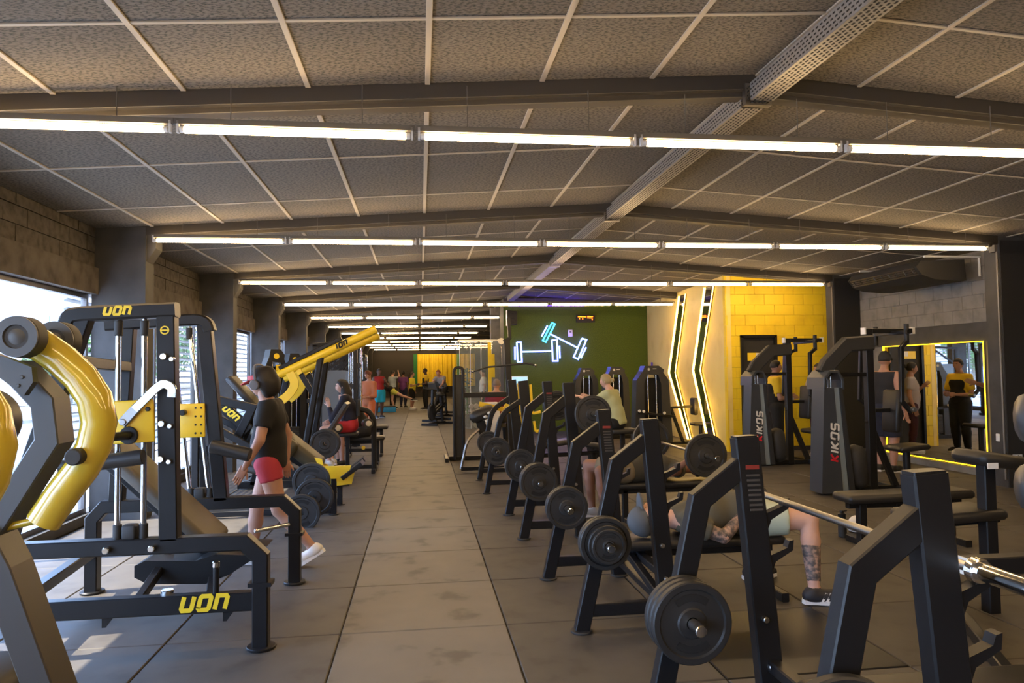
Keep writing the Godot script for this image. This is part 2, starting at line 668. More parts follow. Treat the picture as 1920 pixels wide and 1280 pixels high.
# o: dictionary with h, wide, cell, pose, skin, shirt, sleeve (share of the upper arm), hem (drop under the hip), bottoms, leg (share: <=1 thigh, up to 2 ankle), shoe, hair, style, look (basis of head), hands
func person(label: String, at: Vector3, turn: float, o: Dictionary) -> Node3D:
	var t := thing("person", label, "person", "people in the gym", at, turn)
	var h: float = o.get("h", 1.68)
	var w: float = o.get("wide", 1.0)
	var fat: float = o.get("fat", 1.0)
	var cell: float = o.get("cell", 0.02)
	var j := joints(h, w, o.get("pose", {}))
	var skin := mat("skin_" + str(o.skin), o.skin, 0.55)
	var hs: float = h / 7.6
	var look: Basis = o.get("look", Basis.IDENTITY)
	var r := h / 1.7
	var st := S()
	var bw: float = 0.072 * r * fat
	var cx: Vector3 = (j.sh_l - j.sh_r).normalized()
	var hx: Vector3 = (j.hp_l - j.hp_r).normalized()
	var torso := [
		[j.hip - hx * 0.055 * r * w, j.hip + hx * 0.055 * r * w, 0.098 * r * fat, 0.098 * r * fat, 0.04],
		[j.hip, j.waist, 0.105 * r * fat, 0.1 * r * fat, 0.05],
		[j.waist - cx * 0.035 * r * w, j.waist + cx * 0.035 * r * w, 0.098 * r * fat, 0.098 * r * fat, 0.05],
		[j.waist, j.chest, 0.105 * r * fat, 0.108 * r, 0.05],
		[j.chest - cx * 0.07 * r * w, j.chest + cx * 0.07 * r * w, 0.098 * r, 0.098 * r, 0.05],
		[j.sh_l.lerp(j.sh_r, 0.12), j.sh_r.lerp(j.sh_l, 0.12), 0.066 * r, 0.066 * r, 0.06],
		[j.chest, j.neck, 0.09 * r, 0.055 * r, 0.05]]
	var bones := torso.duplicate()
	bones.append([j.neck, j.head - look * Vector3(0, hs * 0.25, hs * 0.05), 0.052 * r, 0.05 * r, 0.03])
	var legs := []
	for s in ["l", "r"]:
		bones.append([j["sh_" + s], j["el_" + s], 0.05 * r * fat, 0.038 * r * fat, 0.03])
		bones.append([j["el_" + s], j["wr_" + s], 0.038 * r * fat, 0.025 * r, 0.012])
		bones.append([j["hp_" + s], j["kn_" + s], 0.09 * r * fat, 0.055 * r * fat, 0.03])
		var mid: Vector3 = j["kn_" + s].lerp(j["an_" + s], 0.3)
		bones.append([j["kn_" + s], mid, 0.053 * r * fat, 0.054 * r * fat, 0.015])
		bones.append([mid, j["an_" + s], 0.054 * r * fat, 0.034 * r, 0.02])
		bones.append([j["an_" + s], j["to_" + s], 0.034 * r, 0.024 * r, 0.02])
	blob(st, bones, cell)
	head(st, j.head, look, hs, 22 if cell < 0.018 else 12)
	for s in ["l", "r"]:
		var cu: Array = o.get("hand_" + s, [])
		var dir: Vector3 = (j["wr_" + s] - j["el_" + s]).normalized()
		var out: Vector3 = cx * (1.0 if s == "l" else -1.0)
		if absf(out.dot(dir)) > 0.8:
			out = Vector3.BACK
		if cu.size() > 0:
			dir = cu[0]
			out = cu[1]
		hand(st, j["wr_" + s], dir, out, -1.0 if s == "l" else 1.0, cu[2] if cu.size() > 2 else 0.35, r * 0.95)
	part(t, "body", st, skin)
	# clothes
	if o.has("shirt"):
		st = S()
		var sl: float = o.get("sleeve", 0.55)
		var inf := 0.014 * r
		var bs := []
		for q in torso.slice(0, 6):
			bs.append([q[0], q[1], q[2] + inf, q[3] + inf, 0.06])
		bs.append([j.chest, j.chest.lerp(j.neck, 0.75), 0.09 * r + inf, 0.06 * r + inf, 0.05])
		if sl > 0.0:
			for s in ["l", "r"]:
				var e: Vector3 = j["sh_" + s].lerp(j["el_" + s], minf(sl, 1.0))
				bs.append([j["sh_" + s], e, 0.05 * r * fat + inf, lerpf(0.05, 0.042, minf(sl, 1.0)) * r * fat + inf * 1.3, 0.04, sl <= 1.0])
				if sl > 1.0:
					bs.append([j["el_" + s], j["el_" + s].lerp(j["wr_" + s], sl - 1.0), 0.038 * r * fat + inf, 0.028 * r + inf * 0.8, 0.015, true])
		var dn: Vector3 = (j.hip - j.waist).normalized()
		var hem: float = o.get("hem", 0.04)
		var clips := [[dn, j.hip.dot(dn) + hem], [(j.neck - j.chest).normalized(), j.neck.dot((j.neck - j.chest).normalized()) - 0.002]]
		blob(st, bs, cell, clips)
		part(t, "shirt", st, mat("cloth_" + str(o.shirt), o.shirt, 0.85))
	if o.has("vest"):
		st = S()
		var vi := 0.019 * r
		var vs := []
		for q in torso.slice(0, 5):
			vs.append([q[0], q[1], q[2] + vi, q[3] + vi, 0.05])
		var vd: Vector3 = (j.hip - j.waist).normalized()
		blob(st, vs, cell, [[vd, j.hip.dot(vd) + 0.035]])
		part(t, "shirt_front", st, mat("cloth_" + str(o.vest), o.vest, 0.85))
	if o.has("bottoms"):
		st = S()
		var lg: float = o.get("leg", 0.5)
		var fit: float = o.get("fit", 0.012) * r
		var bs := [[torso[0][0], torso[0][1], torso[0][2] + fit * 0.8, torso[0][3] + fit * 0.8, 0.04], [j.hip, j.hip.lerp(j.waist, 0.5), 0.105 * r * fat + fit * 0.8, 0.102 * r * fat + fit * 0.8, 0.04]]
		for s in ["l", "r"]:
			var e: Vector3 = j["hp_" + s].lerp(j["kn_" + s], minf(lg, 1.0))
			bs.append([j["hp_" + s], e, 0.09 * r * fat + fit, lerpf(0.09, 0.055, minf(lg, 1.0)) * r * fat + fit * 1.25, 0.03, lg <= 1.0])
			if lg > 1.0:
				var mid: Vector3 = j["kn_" + s].lerp(j["an_" + s], 0.3)
				bs.append([j["kn_" + s], mid, 0.053 * r * fat + fit, 0.054 * r * fat + fit, 0.015])
				bs.append([mid, mid.lerp(j["an_" + s], (lg - 1.0)), 0.054 * r * fat + fit, 0.036 * r + fit, 0.02, true])
		var un: Vector3 = (j.waist - j.hip).normalized()
		blob(st, bs, cell, [[un, j.hip.lerp(j.waist, 0.75).dot(un)]])
		part(t, "bottoms", st, mat("cloth_" + str(o.bottoms), o.bottoms, 0.8))
	if o.has("shoe"):
		for s in ["l", "r"]:
			var a: Vector3 = j["an_" + s]
			var b: Vector3 = j["to_" + s]
			var f: Vector3 = (b - a)
			var up: Vector3 = o.get("up_" + s, Vector3.UP)
			f = (f - up * f.dot(up)).normalized()
			var heel: Vector3 = a - f * 0.028 * r - up * 0.028 * r
			var ball_: Vector3 = a + f * 0.12 * r - up * 0.032 * r
			var toe: Vector3 = a + f * 0.185 * r - up * 0.04 * r
			var sole: float = a.dot(up) - 0.075 * r
			st = S()
			blob(st, [[heel, ball_, 0.048 * r, 0.046 * r, 0.02], [ball_, toe, 0.046 * r, 0.032 * r, 0.02], [a - up * 0.02, a + up * 0.03 * r - f * 0.008, 0.046 * r, 0.042 * r, 0.02, true]], minf(cell, 0.015), [[-up, -sole - 0.014]])
			var sh := part(t, "shoe", st, mat("shoe_" + str(o.shoe), o.shoe, 0.6))
			st = S()
			var sd := up.cross(f).normalized()
			var poly := PackedVector2Array()
			for q in [[-0.078, 0.0], [-0.065, 0.036], [0.0, 0.036], [0.09, 0.05], [0.16, 0.046], [0.205, 0.026], [0.215, 0.0], [0.2, -0.028], [0.15, -0.044], [0.09, -0.046], [0.0, -0.036], [-0.065, -0.034]]:
				poly.append(Vector2(q[1], q[0]) * r)
			prism(st, poly, 0.026 * r, a - up * (0.075 * r - 0.013 * r), Basis(sd, f, up))
			part(sh, "sole", st, mat("sole_" + str(o.get("sole", Color(0.9, 0.9, 0.9))), o.get("sole", Color(0.9, 0.9, 0.9)), 0.6))
			if o.get("stripes", false):
				st = S()
				for k in 3:
					for sgn in [-1.0, 1.0]:
						var p0: Vector3 = a + f * (0.035 + k * 0.028) * r - up * 0.05 * r + sd * sgn * 0.05 * r
						bar(st, p0, p0 + f * 0.03 * r + up * 0.05 * r - sd * sgn * 0.016 * r, 0.004, 0.012, sd)
				part(sh, "stripe", st, mat("shoe_stripe", Color(0.9, 0.9, 0.9), 0.6))
	# face
	st = S()
	for s in [-1.0, 1.0]:
		ball(st, j.head + look * (Vector3(0.125 * s, 0.03, 0.335) * hs), Vector3(0.045, 0.028, 0.03) * hs, 5)
	bar(st, j.head + look * (Vector3(-0.09, -0.265, 0.352) * hs), j.head + look * (Vector3(0.09, -0.265, 0.352) * hs), 0.02 * hs, 0.018 * hs, look * Vector3.UP, 0.001)
	for s in [-1.0, 1.0]:
		bar(st, j.head + look * (Vector3(0.06 * s, 0.11, 0.385) * hs), j.head + look * (Vector3(0.2 * s, 0.11, 0.335) * hs), 0.03 * hs, 0.03 * hs, look * Vector3.UP, 0.001)
	part(t, "face", st, mat("face", Color(0.12, 0.06, 0.05), 0.5))
	# hair
	var hm := mat("hair_" + str(o.hair), o.hair, 0.6)
	var style: String = o.get("style", "short")
	st = S()
	if style != "bald":
		hair_shell(st, j.head, look, hs, o.get("front", 0.5), -0.35 if style != "short" else -0.12, 0.10 if style != "curly" else 0.42, 16)
	if style == "bun" or style == "pony":
		ball(st, j.head + look * (Vector3(0, 0.2 if style == "pony" else 0.05, -0.5) * hs), Vector3(0.17, 0.17, 0.15) * hs, 8)
	if style == "pony":
		tube(st, [j.head + look * (Vector3(0, 0.2, -0.52) * hs), j.head + look * (Vector3(0, 0.0, -0.74) * hs), j.head + look * (Vector3(0, -0.5, -0.72) * hs), j.head + look * (Vector3(0, -1.0, -0.6) * hs)], 0.13 * hs, look * Vector3.RIGHT, 8, [0.7, 1.0, 0.9, 0.3])
	if style == "long":
		blob(st, [[j.head + look * (Vector3(0, 0.1, -0.15) * hs), j.head + look * (Vector3(0, -0.6, -0.3) * hs), 0.4 * hs, 0.42 * hs, 0.03], [j.head + look * (Vector3(0, -0.6, -0.3) * hs), j.head + look * (Vector3(0, -1.1, -0.4) * hs), 0.4 * hs, 0.2 * hs, 0.03]], 0.02, [[look * Vector3.BACK, (j.head + look * (Vector3(0, 0, 0.12) * hs)).dot(look * Vector3.BACK)]])
	if style == "bob":
		var hb := []
		for q in [[0.0, 0.16, -0.16, 0.0, -0.05, -0.3, 0.46, 0.46], [-0.12, 0.0, -0.26, -0.15, -0.36, -0.3, 0.36, 0.25], [0.12, 0.0, -0.26, 0.15, -0.36, -0.3, 0.36, 0.25], [0.0, 0.3, 0.02, 0.0, 0.3, -0.3, 0.34, 0.34], [0.0, -0.05, -0.42, 0.0, -0.25, -0.48, 0.34, 0.26]]:
			hb.append([j.head + look * (Vector3(q[0], q[1], q[2]) * hs), j.head + look * (Vector3(q[3], q[4], q[5]) * hs), q[6] * hs, q[7] * hs, 0.02])
		var fwd: Vector3 = look * Vector3(0, 0.35, -1).normalized() * -1.0
		blob(st, hb, 0.012, [[fwd, (j.head + look * (Vector3(0, 0.0, 0.0) * hs)).dot(fwd)]])
	if style == "curly":
		var rg := RandomNumberGenerator.new()
		rg.seed = 7
		for k in 90:
			var d := Vector3(rg.randf_range(-1, 1), rg.randf_range(-0.75, 1), rg.randf_range(-1, 0.35)).normalized()
			ball(st, j.head + look * (Vector3(d.x * 0.5, d.y * 0.54, d.z * 0.6 - 0.1) * hs), Vector3.ONE * hs * rg.randf_range(0.08, 0.15), 4)
	if style != "bald":
		part(t, "hair", st, hm)
	if o.has("cap"):
		st = S()
		hair_shell(st, j.head + look * Vector3(0, hs * 0.04, 0), look, hs * 1.06, 0.22, 0.05, 0.10, 16)
		var bill := PackedVector2Array()
		for k in 9:
			var a := PI * k / 8.0
			bill.append(Vector2(cos(a) * 0.3, 0.2 + sin(a) * 0.52) * hs)
		if not o.get("backwards", false):
			prism(st, bill, 0.012, j.head + look * (Vector3(0, 0.19, 0.12) * hs), look * Basis(Vector3.RIGHT, Vector3(0, -0.15, 0.99), Vector3(0, 0.99, 0.15)))
		part(t, "cap", st, mat("cap_" + str(o.cap), o.cap, 0.8))
	return t
# ---------------------------------------------------------------- materials
var M := {}

func make_materials() -> void:
	var mt := mat("panel", Color.WHITE, 0.95)
	mt = tex_mat("panel", noise_tex(512, 0.035, [lin(0.02, 0.029, 0.023), lin(0.09, 0.077, 0.061), lin(0.135, 0.117, 0.095), lin(0.17, 0.149, 0.12)], [0.12, 0.36, 0.5, 1.0], 3, 5), Vector3(1.5, 1.6, 3.0), 0.95)
	M.panel = mt
	M.panel2 = tex_mat("panel2", noise_tex(512, 0.035, [lin(0.018, 0.025, 0.02), lin(0.078, 0.067, 0.053), lin(0.12, 0.103, 0.083), lin(0.15, 0.13, 0.105)], [0.12, 0.38, 0.5, 1.0], 9, 5), Vector3(1.4, 1.6, 2.8), 0.95)
	M.tbar = mat("tbar", lin(0.33, 0.29, 0.235), 0.6)
	M.beam = mat("beam", lin(0.032, 0.028, 0.024), 0.55)
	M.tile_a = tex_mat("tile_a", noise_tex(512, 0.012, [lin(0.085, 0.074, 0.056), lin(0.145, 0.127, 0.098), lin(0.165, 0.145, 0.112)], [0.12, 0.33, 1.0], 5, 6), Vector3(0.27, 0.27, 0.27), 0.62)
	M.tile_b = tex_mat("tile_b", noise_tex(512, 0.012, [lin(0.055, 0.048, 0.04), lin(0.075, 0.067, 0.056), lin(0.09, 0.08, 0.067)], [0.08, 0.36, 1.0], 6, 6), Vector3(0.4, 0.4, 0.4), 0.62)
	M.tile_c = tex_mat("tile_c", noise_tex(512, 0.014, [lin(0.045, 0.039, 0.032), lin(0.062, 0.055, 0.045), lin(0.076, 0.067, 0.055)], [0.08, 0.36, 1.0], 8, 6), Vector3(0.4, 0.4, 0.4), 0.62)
	M.joint = mat("joint", lin(0.02, 0.018, 0.016), 0.9)
	M.concrete = tex_mat("concrete", noise_tex(512, 0.01, [lin(0.045, 0.044, 0.042), lin(0.057, 0.056, 0.054), lin(0.067, 0.065, 0.062)], [0.0, 0.5, 1.0], 11, 5), Vector3(0.5, 0.5, 0.5), 0.8)
	M.lintel = tex_mat("lintel", noise_tex(512, 0.012, [lin(0.05, 0.042, 0.034), lin(0.10, 0.085, 0.068), lin(0.13, 0.11, 0.09)], [0.0, 0.5, 1.0], 12, 5), Vector3(0.5, 0.5, 0.5), 0.85)
	M.block = tex_mat("block", noise_tex(512, 0.02, [lin(0.045, 0.038, 0.03), lin(0.085, 0.073, 0.058), lin(0.11, 0.095, 0.077)], [0.0, 0.5, 1.0], 13, 5), Vector3(0.7, 0.7, 0.7), 0.9)
	M.grey_block = tex_mat("grey_block", noise_tex(512, 0.012, [lin(0.17, 0.16, 0.145), lin(0.23, 0.215, 0.195), lin(0.26, 0.245, 0.22)], [0.0, 0.5, 1.0], 14, 5), Vector3(0.5, 0.5, 0.5), 0.85)
	M.dark_wall = mat("dark_wall", lin(0.035, 0.03, 0.026), 0.8)
	M.black_wall = mat("black_wall", lin(0.02, 0.019, 0.018), 0.75)
	M.yellow_wall = tex_mat("yellow_wall", noise_tex(512, 0.008, [lin(0.74, 0.50, 0.014), lin(0.86, 0.61, 0.018), lin(0.88, 0.64, 0.022)], [0.0, 0.4, 1.0], 15, 4), Vector3(0.3, 0.3, 0.3), 0.6)
	M.pale_wall = tex_mat("pale_wall", noise_tex(512, 0.008, [lin(0.74, 0.54, 0.15), lin(0.83, 0.63, 0.19), lin(0.85, 0.66, 0.21)], [0.0, 0.4, 1.0], 16, 4), Vector3(0.3, 0.3, 0.3), 0.6)
	M.turf = tex_mat("turf", noise_tex(512, 0.12, [lin(0.03, 0.05, 0.006), lin(0.07, 0.108, 0.012), lin(0.12, 0.165, 0.022)], [0.1, 0.5, 0.9], 17, 3), Vector3(0.8, 0.8, 0.8), 0.95)
	M.black = mat("black_metal", lin(0.010, 0.010, 0.011), 0.4)
	M.black.metallic_specular = 0.36
	M.black.clearcoat_enabled = true
	M.black.clearcoat = 0.12
	M.black.clearcoat_roughness = 0.35
	M.grey = mat("grey_metal", lin(0.05, 0.053, 0.058), 0.38)
	M.chrome = mat("chrome", lin(0.78, 0.77, 0.75), 0.12, 1.0)
	M.steel = mat("steel", lin(0.42, 0.41, 0.40), 0.3, 1.0)
	M.yellow = mat("yellow_paint", lin(0.80, 0.53, 0.015), 0.3)
	M.yellow.clearcoat_enabled = true
	M.yellow.clearcoat = 0.6
	M.gold = mat("gold_paint", lin(0.62, 0.47, 0.045), 0.22)
	M.gold.clearcoat_enabled = true
	M.gold.clearcoat = 1.0
	M.gold.clearcoat_roughness = 0.06
	M.pad = mat("pad_vinyl", lin(0.016, 0.015, 0.014), 0.45)
	M.rubber = mat("rubber", lin(0.022, 0.022, 0.022), 0.6)
	M.plate = mat("plate_iron", lin(0.018, 0.018, 0.018), 0.5)
	M.slot = mat("slot", lin(0.006, 0.006, 0.006), 0.8)
	M.red = mat("red_sticker", lin(0.2, 0.02, 0.014), 0.6)
	M.print = mat("grey_print", lin(0.05, 0.047, 0.043), 0.6)
	M.white = mat("white_plastic", lin(0.72, 0.71, 0.68), 0.45)
	M.letter = mat("yellow_letters", lin(0.85, 0.6, 0.02), 0.4)
	M.shroud = mat("shroud", lin(0.028, 0.03, 0.033), 0.35)
	M.bluegrey = mat("bluegrey", lin(0.14, 0.17, 0.2), 0.35)
	M.tattoo = tex_mat("tattoo", noise_tex(256, 0.03, [lin(0.05, 0.05, 0.055), lin(0.14, 0.11, 0.1), lin(0.42, 0.27, 0.21)], [0.25, 0.5, 0.72], 41, 3), Vector3(2.5, 2.5, 2.5), 0.55)
	M.kred = mat("letter_red", lin(0.6, 0.015, 0.03), 0.5)
	M.violet = glow("violet_glow", Color(0.4, 0.22, 1.0), 3.0)
	M.kikos = mat("kikos_shroud", lin(0.04, 0.046, 0.056), 0.35)
	M.kikos_stripe = mat("kikos_stripe", lin(0.2, 0.25, 0.29), 0.35)
	M.mirror = mat("mirror", lin(0.86, 0.87, 0.86), 0.015, 1.0)
	var g := mat("pane", Color(0.85, 0.93, 0.95, 0.10), 0.02)
	g.transparency = BaseMaterial3D.TRANSPARENCY_ALPHA
	M.glass = g
	M.frame_alu = mat("frame_aluminium", lin(0.10, 0.10, 0.105), 0.4, 0.4)
	M.galv = mat("galvanised", lin(0.2, 0.185, 0.165), 0.5, 0.3)
	M.lamp_body = mat("lamp_body", lin(0.10, 0.092, 0.08), 0.5)
	M.tube = glow("tube_glow", Color(1.0, 0.84, 0.61), 56.0)
	M.neon = glow("neon_blue", Color(0.42, 0.5, 1.0), 9.0)
	M.neon2 = glow("neon_cyan", Color(0.25, 0.7, 1.0), 5.0)
	M.led_y = glow("led_yellow", Color(1.0, 0.8, 0.12), 4.0)
	M.led_w = glow("led_warm", Color(1.0, 0.82, 0.42), 7.0)

func ceil_y(x: float) -> float:
	return 3.6 - 0.066 * absf(x - RIDGE)

# ---------------------------------------------------------------- floor, ceiling, walls
func build_room() -> void:
	var rg := RandomNumberGenerator.new()
	rg.seed = 4
	var st: SurfaceTool
	# rubber floor tiles
	var fl := room("floor")
	st = S()
	box(st, Vector3(2.3, -0.085, -20.5), Vector3(12.2, 0.15, 54.0))
	part(fl, "joint_bed", st, M.joint)
	var tw := 1.009
	var td := 0.96
	st = S()
	tile(st, tw - 0.009, td - 0.009)
	var tmesh := mesh_of(st)
	var rest := S()
	for r in 56:
		for c in range(-3, 8):
			var x := -0.49 + tw * (c + 0.5)
			var z := 6.1 - td * (r + 0.5) + (-0.02)
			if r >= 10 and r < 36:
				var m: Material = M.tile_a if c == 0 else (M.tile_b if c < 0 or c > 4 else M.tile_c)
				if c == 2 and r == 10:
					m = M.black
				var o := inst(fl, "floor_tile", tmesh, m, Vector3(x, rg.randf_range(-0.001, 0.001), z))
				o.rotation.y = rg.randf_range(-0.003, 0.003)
			else:
				rest.append_from(tmesh, 0, Transform3D(Basis.IDENTITY, Vector3(x, 0, z)))
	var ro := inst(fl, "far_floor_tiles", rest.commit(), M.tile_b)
	ro.set_meta("kind", "stuff")
	st = S()
	box(st, Vector3(7.9, -0.006, -20.5), Vector3(0.75, 0.012, 54.0))
	part(fl, "edge_strip", st, M.tile_c)
	# ceiling: panels between rails, beams
	var ce := room("ceiling")
	st = S()
	for s in [-1.0, 1.0]:
		var xe: float = -3.7 if s < 0 else 8.15
		var xm := (RIDGE + xe) / 2
		box(st, Vector3(xm, ceil_y(xm) + 0.1, -21.0), Vector3(absf(xe - RIDGE) + 0.05, 0.12, 54.5), Basis(Vector3.BACK, 0.066 * (-s)))
	part(ce, "roof_deck", st, M.dark_wall)
	var wc := 0.756
	var far := S()
	var count := 0
	for bay in range(-2, 12):
		var z0 := Z1 - 0.22 - BAY * (bay - 1)   # back face of the beam before this bay
		var cuts := [z0, z0 - 1.36, z0 - 2.75, z0 - BAY + 0.16]
		for k in range(-5, 11):
			var xa := 0.06 + wc * k
			var xb := xa + wc
			if k == -5:
				xa = maxf(xa, XL)
			xb = minf(xb, XR)
			if xa < XL or xb - xa < 0.05:
				xa = maxf(xa, XL)
			if xb - xa < 0.05:
				continue
			for i in 3:
				st = S()
				var za: float = cuts[i] - 0.004
				var zb: float = cuts[i + 1] + 0.004
				slab(st, xa + 0.004, xb - 0.004, za, zb, 0.018 + rg.randf_range(-0.002, 0.002))
				var near: bool = bay >= 0 and bay <= 6 and count < 298
				if near:
					part(ce, "ceiling_panel", st, M.panel if rg.randf() < 0.6 else M.panel2)
					count += 1
				else:
					far.append_from(mesh_of(st), 0, Transform3D.IDENTITY)
	var fo := inst(ce, "far_ceiling_panels", far.commit(), M.panel)
	fo.set_meta("kind", "stuff")
	for bay in range(-2, 12):
		var z0 := Z1 - 0.22 - BAY * (bay - 1)
		var z1 := z0 - BAY + 0.16
		for k in range(-4, 11):
			var x := 0.06 + wc * k
			if x > XR - 0.05:
				continue
			st = S()
			var y := ceil_y(x) - 0.004
			bar(st, Vector3(x, y, z0), Vector3(x, y, z1), 0.034, 0.012, Vector3.RIGHT, 0.002)
			part(ce, "ceiling_rail", st, M.tbar)
		for dz in [1.36, 2.75]:
			for s in [-1.0, 1.0]:
				st = S()
				var xe := XL if s < 0 else XR
				bar(st, Vector3(RIDGE, ceil_y(RIDGE) - 0.003, z0 - dz), Vector3(xe, ceil_y(xe) - 0.003, z0 - dz), 0.026, 0.010, Vector3.BACK, 0.002)
				part(ce, "ceiling_cross_rail", st, M.tbar)
	for i in range(-2, 12):
		var zb := Z1 - 0.06 - BAY * i
		var bm := room("trim_%d" % (i + 3))
		for s in [-1.0, 1.0]:
			st = S()
			var xe := XL if s < 0 else XR
			var zc := zb - 0.085
			bar(st, Vector3(RIDGE, ceil_y(RIDGE) - 0.045, zc), Vector3(xe, ceil_y(xe) - 0.045, zc), 0.16, 0.11, Vector3.BACK, 0.004)
			bar(st, Vector3(RIDGE, ceil_y(RIDGE) - 0.11, zc - 0.02), Vector3(xe, ceil_y(xe) - 0.11, zc - 0.02), 0.10, 0.05, Vector3.BACK, 0.004)
			part(bm, "beam_half", st, M.beam)
	# left wall: columns, lintels, blocks, windows
	var lw := room("wall_left")
	for i in range(-2, 12):
		var zb := Z1 - 0.06 - BAY * i
		st = S()
		box(st, Vector3((XL - 3.03) / 2 - 0.02, 1.62, zb - 0.125), Vector3(0.56, 3.24, 0.25))
		prism(st, PackedVector2Array([Vector2(-3.05, 2.85), Vector2(-3.03, 2.85), Vector2(-2.93, 3.0), Vector2(-2.93, 3.26), Vector2(-3.05, 3.26)]), 0.2, Vector3(0, 0, zb - 0.125))
		part(lw, "column", st, M.concrete)
		# bay behind this column, going away from the camera
		var za := zb - 0.25
		var ze := zb - BAY
		st = S()
		box(st, Vector3(XL - 0.07, 2.625, (za + ze) / 2), Vector3(0.2, 0.29, za - ze))
		part(lw, "lintel", st, M.lintel)
		if i > 5:
			st = S()
			box(st, Vector3(XL - 0.1, 1.3, (za + ze) / 2), Vector3(0.2, 2.4, za - ze))
			part(lw, "infill", st, M.concrete)
		var rest_blocks := S()
		for cse in 3:
			var n := 9
			var bl := (za - ze) / n
			for k in n + 1:
				var b0 := za - bl * (k - (0.5 if cse % 2 == 1 else 0.0))
				var b1 := b0 - bl
				b0 = minf(b0, za)
				b1 = maxf(b1, ze)
				if b0 - b1 < 0.03:
					continue
				st = S()
				var top := minf(2.77 + 0.17 * (cse + 1), 3.24)
				var bot := 2.77 + 0.17 * cse
				box(st, Vector3(XL - 0.08 + rg.randf_range(-0.003, 0.003), (top + bot) / 2, (b0 + b1) / 2), Vector3(0.14, top - bot - 0.008, b0 - b1 - 0.008))
				if i >= -1 and i <= 6:
					part(lw, "block", st, M.block)
				else:
					rest_blocks.append_from(mesh_of(st), 0, Transform3D.IDENTITY)
		if i < -1 or i > 6:
			inst(lw, "far_blocks", rest_blocks.commit(), M.block).set_meta("kind", "stuff")
		st = S()
		box(st, Vector3(XL - 0.11, 3.0, (za + ze) / 2), Vector3(0.1, 0.5, za - ze))
		part(lw, "mortar", st, M.joint)
	st = S()
	box(st, Vector3(XL - 0.1, 0.05, -20.0), Vector3(0.2, 0.1, 54.0))
	part(lw, "sill", st, M.concrete)
	for i in range(-2, 6):
		var za := Z1 - 0.31 - BAY * i
		var ze := Z1 - 0.06 - BAY * (i + 1)
		var wn := room("window_%d" % (i + 3))
		st = S()
		for y in [0.125, 2.455]:
			box(st, Vector3(XL - 0.1, y, (za + ze) / 2), Vector3(0.06, 0.05, za - ze))
		for k in 3:
			box(st, Vector3(XL - 0.1, 1.29, lerpf(za - 0.025, ze + 0.025, k / 2.0)), Vector3(0.06, 2.28, 0.05))
		part(wn, "window_frame", st, M.frame_alu)
		for k in 2:
			st = S()
			var zm := lerpf(za, ze, 0.25 + 0.5 * k)
			box(st, Vector3(XL - 0.1, 1.29, zm), Vector3(0.006, 2.28, (za - ze) / 2 - 0.07))
			part(wn, "pane", st, M.glass)
		if i >= 1:
			for k in 22:
				st = S()
				box(st, Vector3(XL - 0.42, 0.45 + k * 0.1, (za + ze) / 2), Vector3(0.05, 0.018, za - ze), Basis(Vector3.BACK, 0.5))
				part(wn, "louvre_slat", st, M.frame_alu)
	# far and back walls
	st = S()
	box(st, Vector3(2.2, 1.7, -47.2), Vector3(12.4, 3.8, 0.3))
	struct("wall_far", st, M.dark_wall)
	st = S()
	box(st, Vector3(2.2, 1.7, 6.3), Vector3(12.4, 3.8, 0.3))
	struct("wall_back", st, M.concrete)
	# perforated tray under the ridge
	var tr := thing("cable_tray", "perforated galvanised cable tray running under the ceiling ridge", "cable tray")
	for k in 3:
		st = S()
		var za := [5.0, -4.7, -8.5][k] as float
		var zb := [-4.55, -8.35, -18.3][k] as float
		var y0 := 3.40
		box(st, Vector3(RIDGE, y0, (za + zb) / 2), Vector3(0.16, 0.004, za - zb))
		for s in [-1.0, 1.0]:
			box(st, Vector3(RIDGE + 0.08 * s, y0 + 0.06, (za + zb) / 2), Vector3(0.004, 0.12, za - zb))
			box(st, Vector3(RIDGE + 0.072 * s, y0 + 0.12, (za + zb) / 2), Vector3(0.016, 0.004, za - zb))
		part(tr, "tray_length", st, M.galv)
	st = S()
	var z := -1.6
	while z > -12.0:
		for c in 5:
			box(st, Vector3(RIDGE - 0.056 + 0.028 * c, 3.3975, z - 0.02 * (c % 2)), Vector3(0.011, 0.003, 0.022))
		for c in 4:
			for s in [-1.0, 1.0]:
				box(st, Vector3(RIDGE + s * 0.0825, 3.42 + 0.026 * c, z - 0.02 * (c % 2)), Vector3(0.003, 0.009, 0.022))
		z -= 0.042
	var ho := part(tr, "perforation", st, M.slot)
	ho.set_meta("kind", "stuff")
	st = S()
	for zz in [-4.62, -8.42, -12.2]:
		box(st, Vector3(RIDGE, 3.46, zz), Vector3(0.19, 0.15, 0.05))
	part(tr, "joint_bracket", st, M.steel)

func tile(st: SurfaceTool, w: float, d: float) -> void:
	flat(st)
	var x := w / 2
	var z := d / 2
	var c := 0.005
	var t := [Vector3(-x + c, 0, -z + c), Vector3(x - c, 0, -z + c), Vector3(x - c, 0, z - c), Vector3(-x + c, 0, z - c)]
	var m := [Vector3(-x, -c, -z), Vector3(x, -c, -z), Vector3(x, -c, z), Vector3(-x, -c, z)]
	quad(st, t[0], t[1], t[2], t[3])
	for i in 4:
		var k := (i + 1) % 4
		quad(st, t[k], t[i], m[i], m[k])
		quad(st, m[k], m[i], m[i] + Vector3(0, -0.01, 0), m[k] + Vector3(0, -0.01, 0))

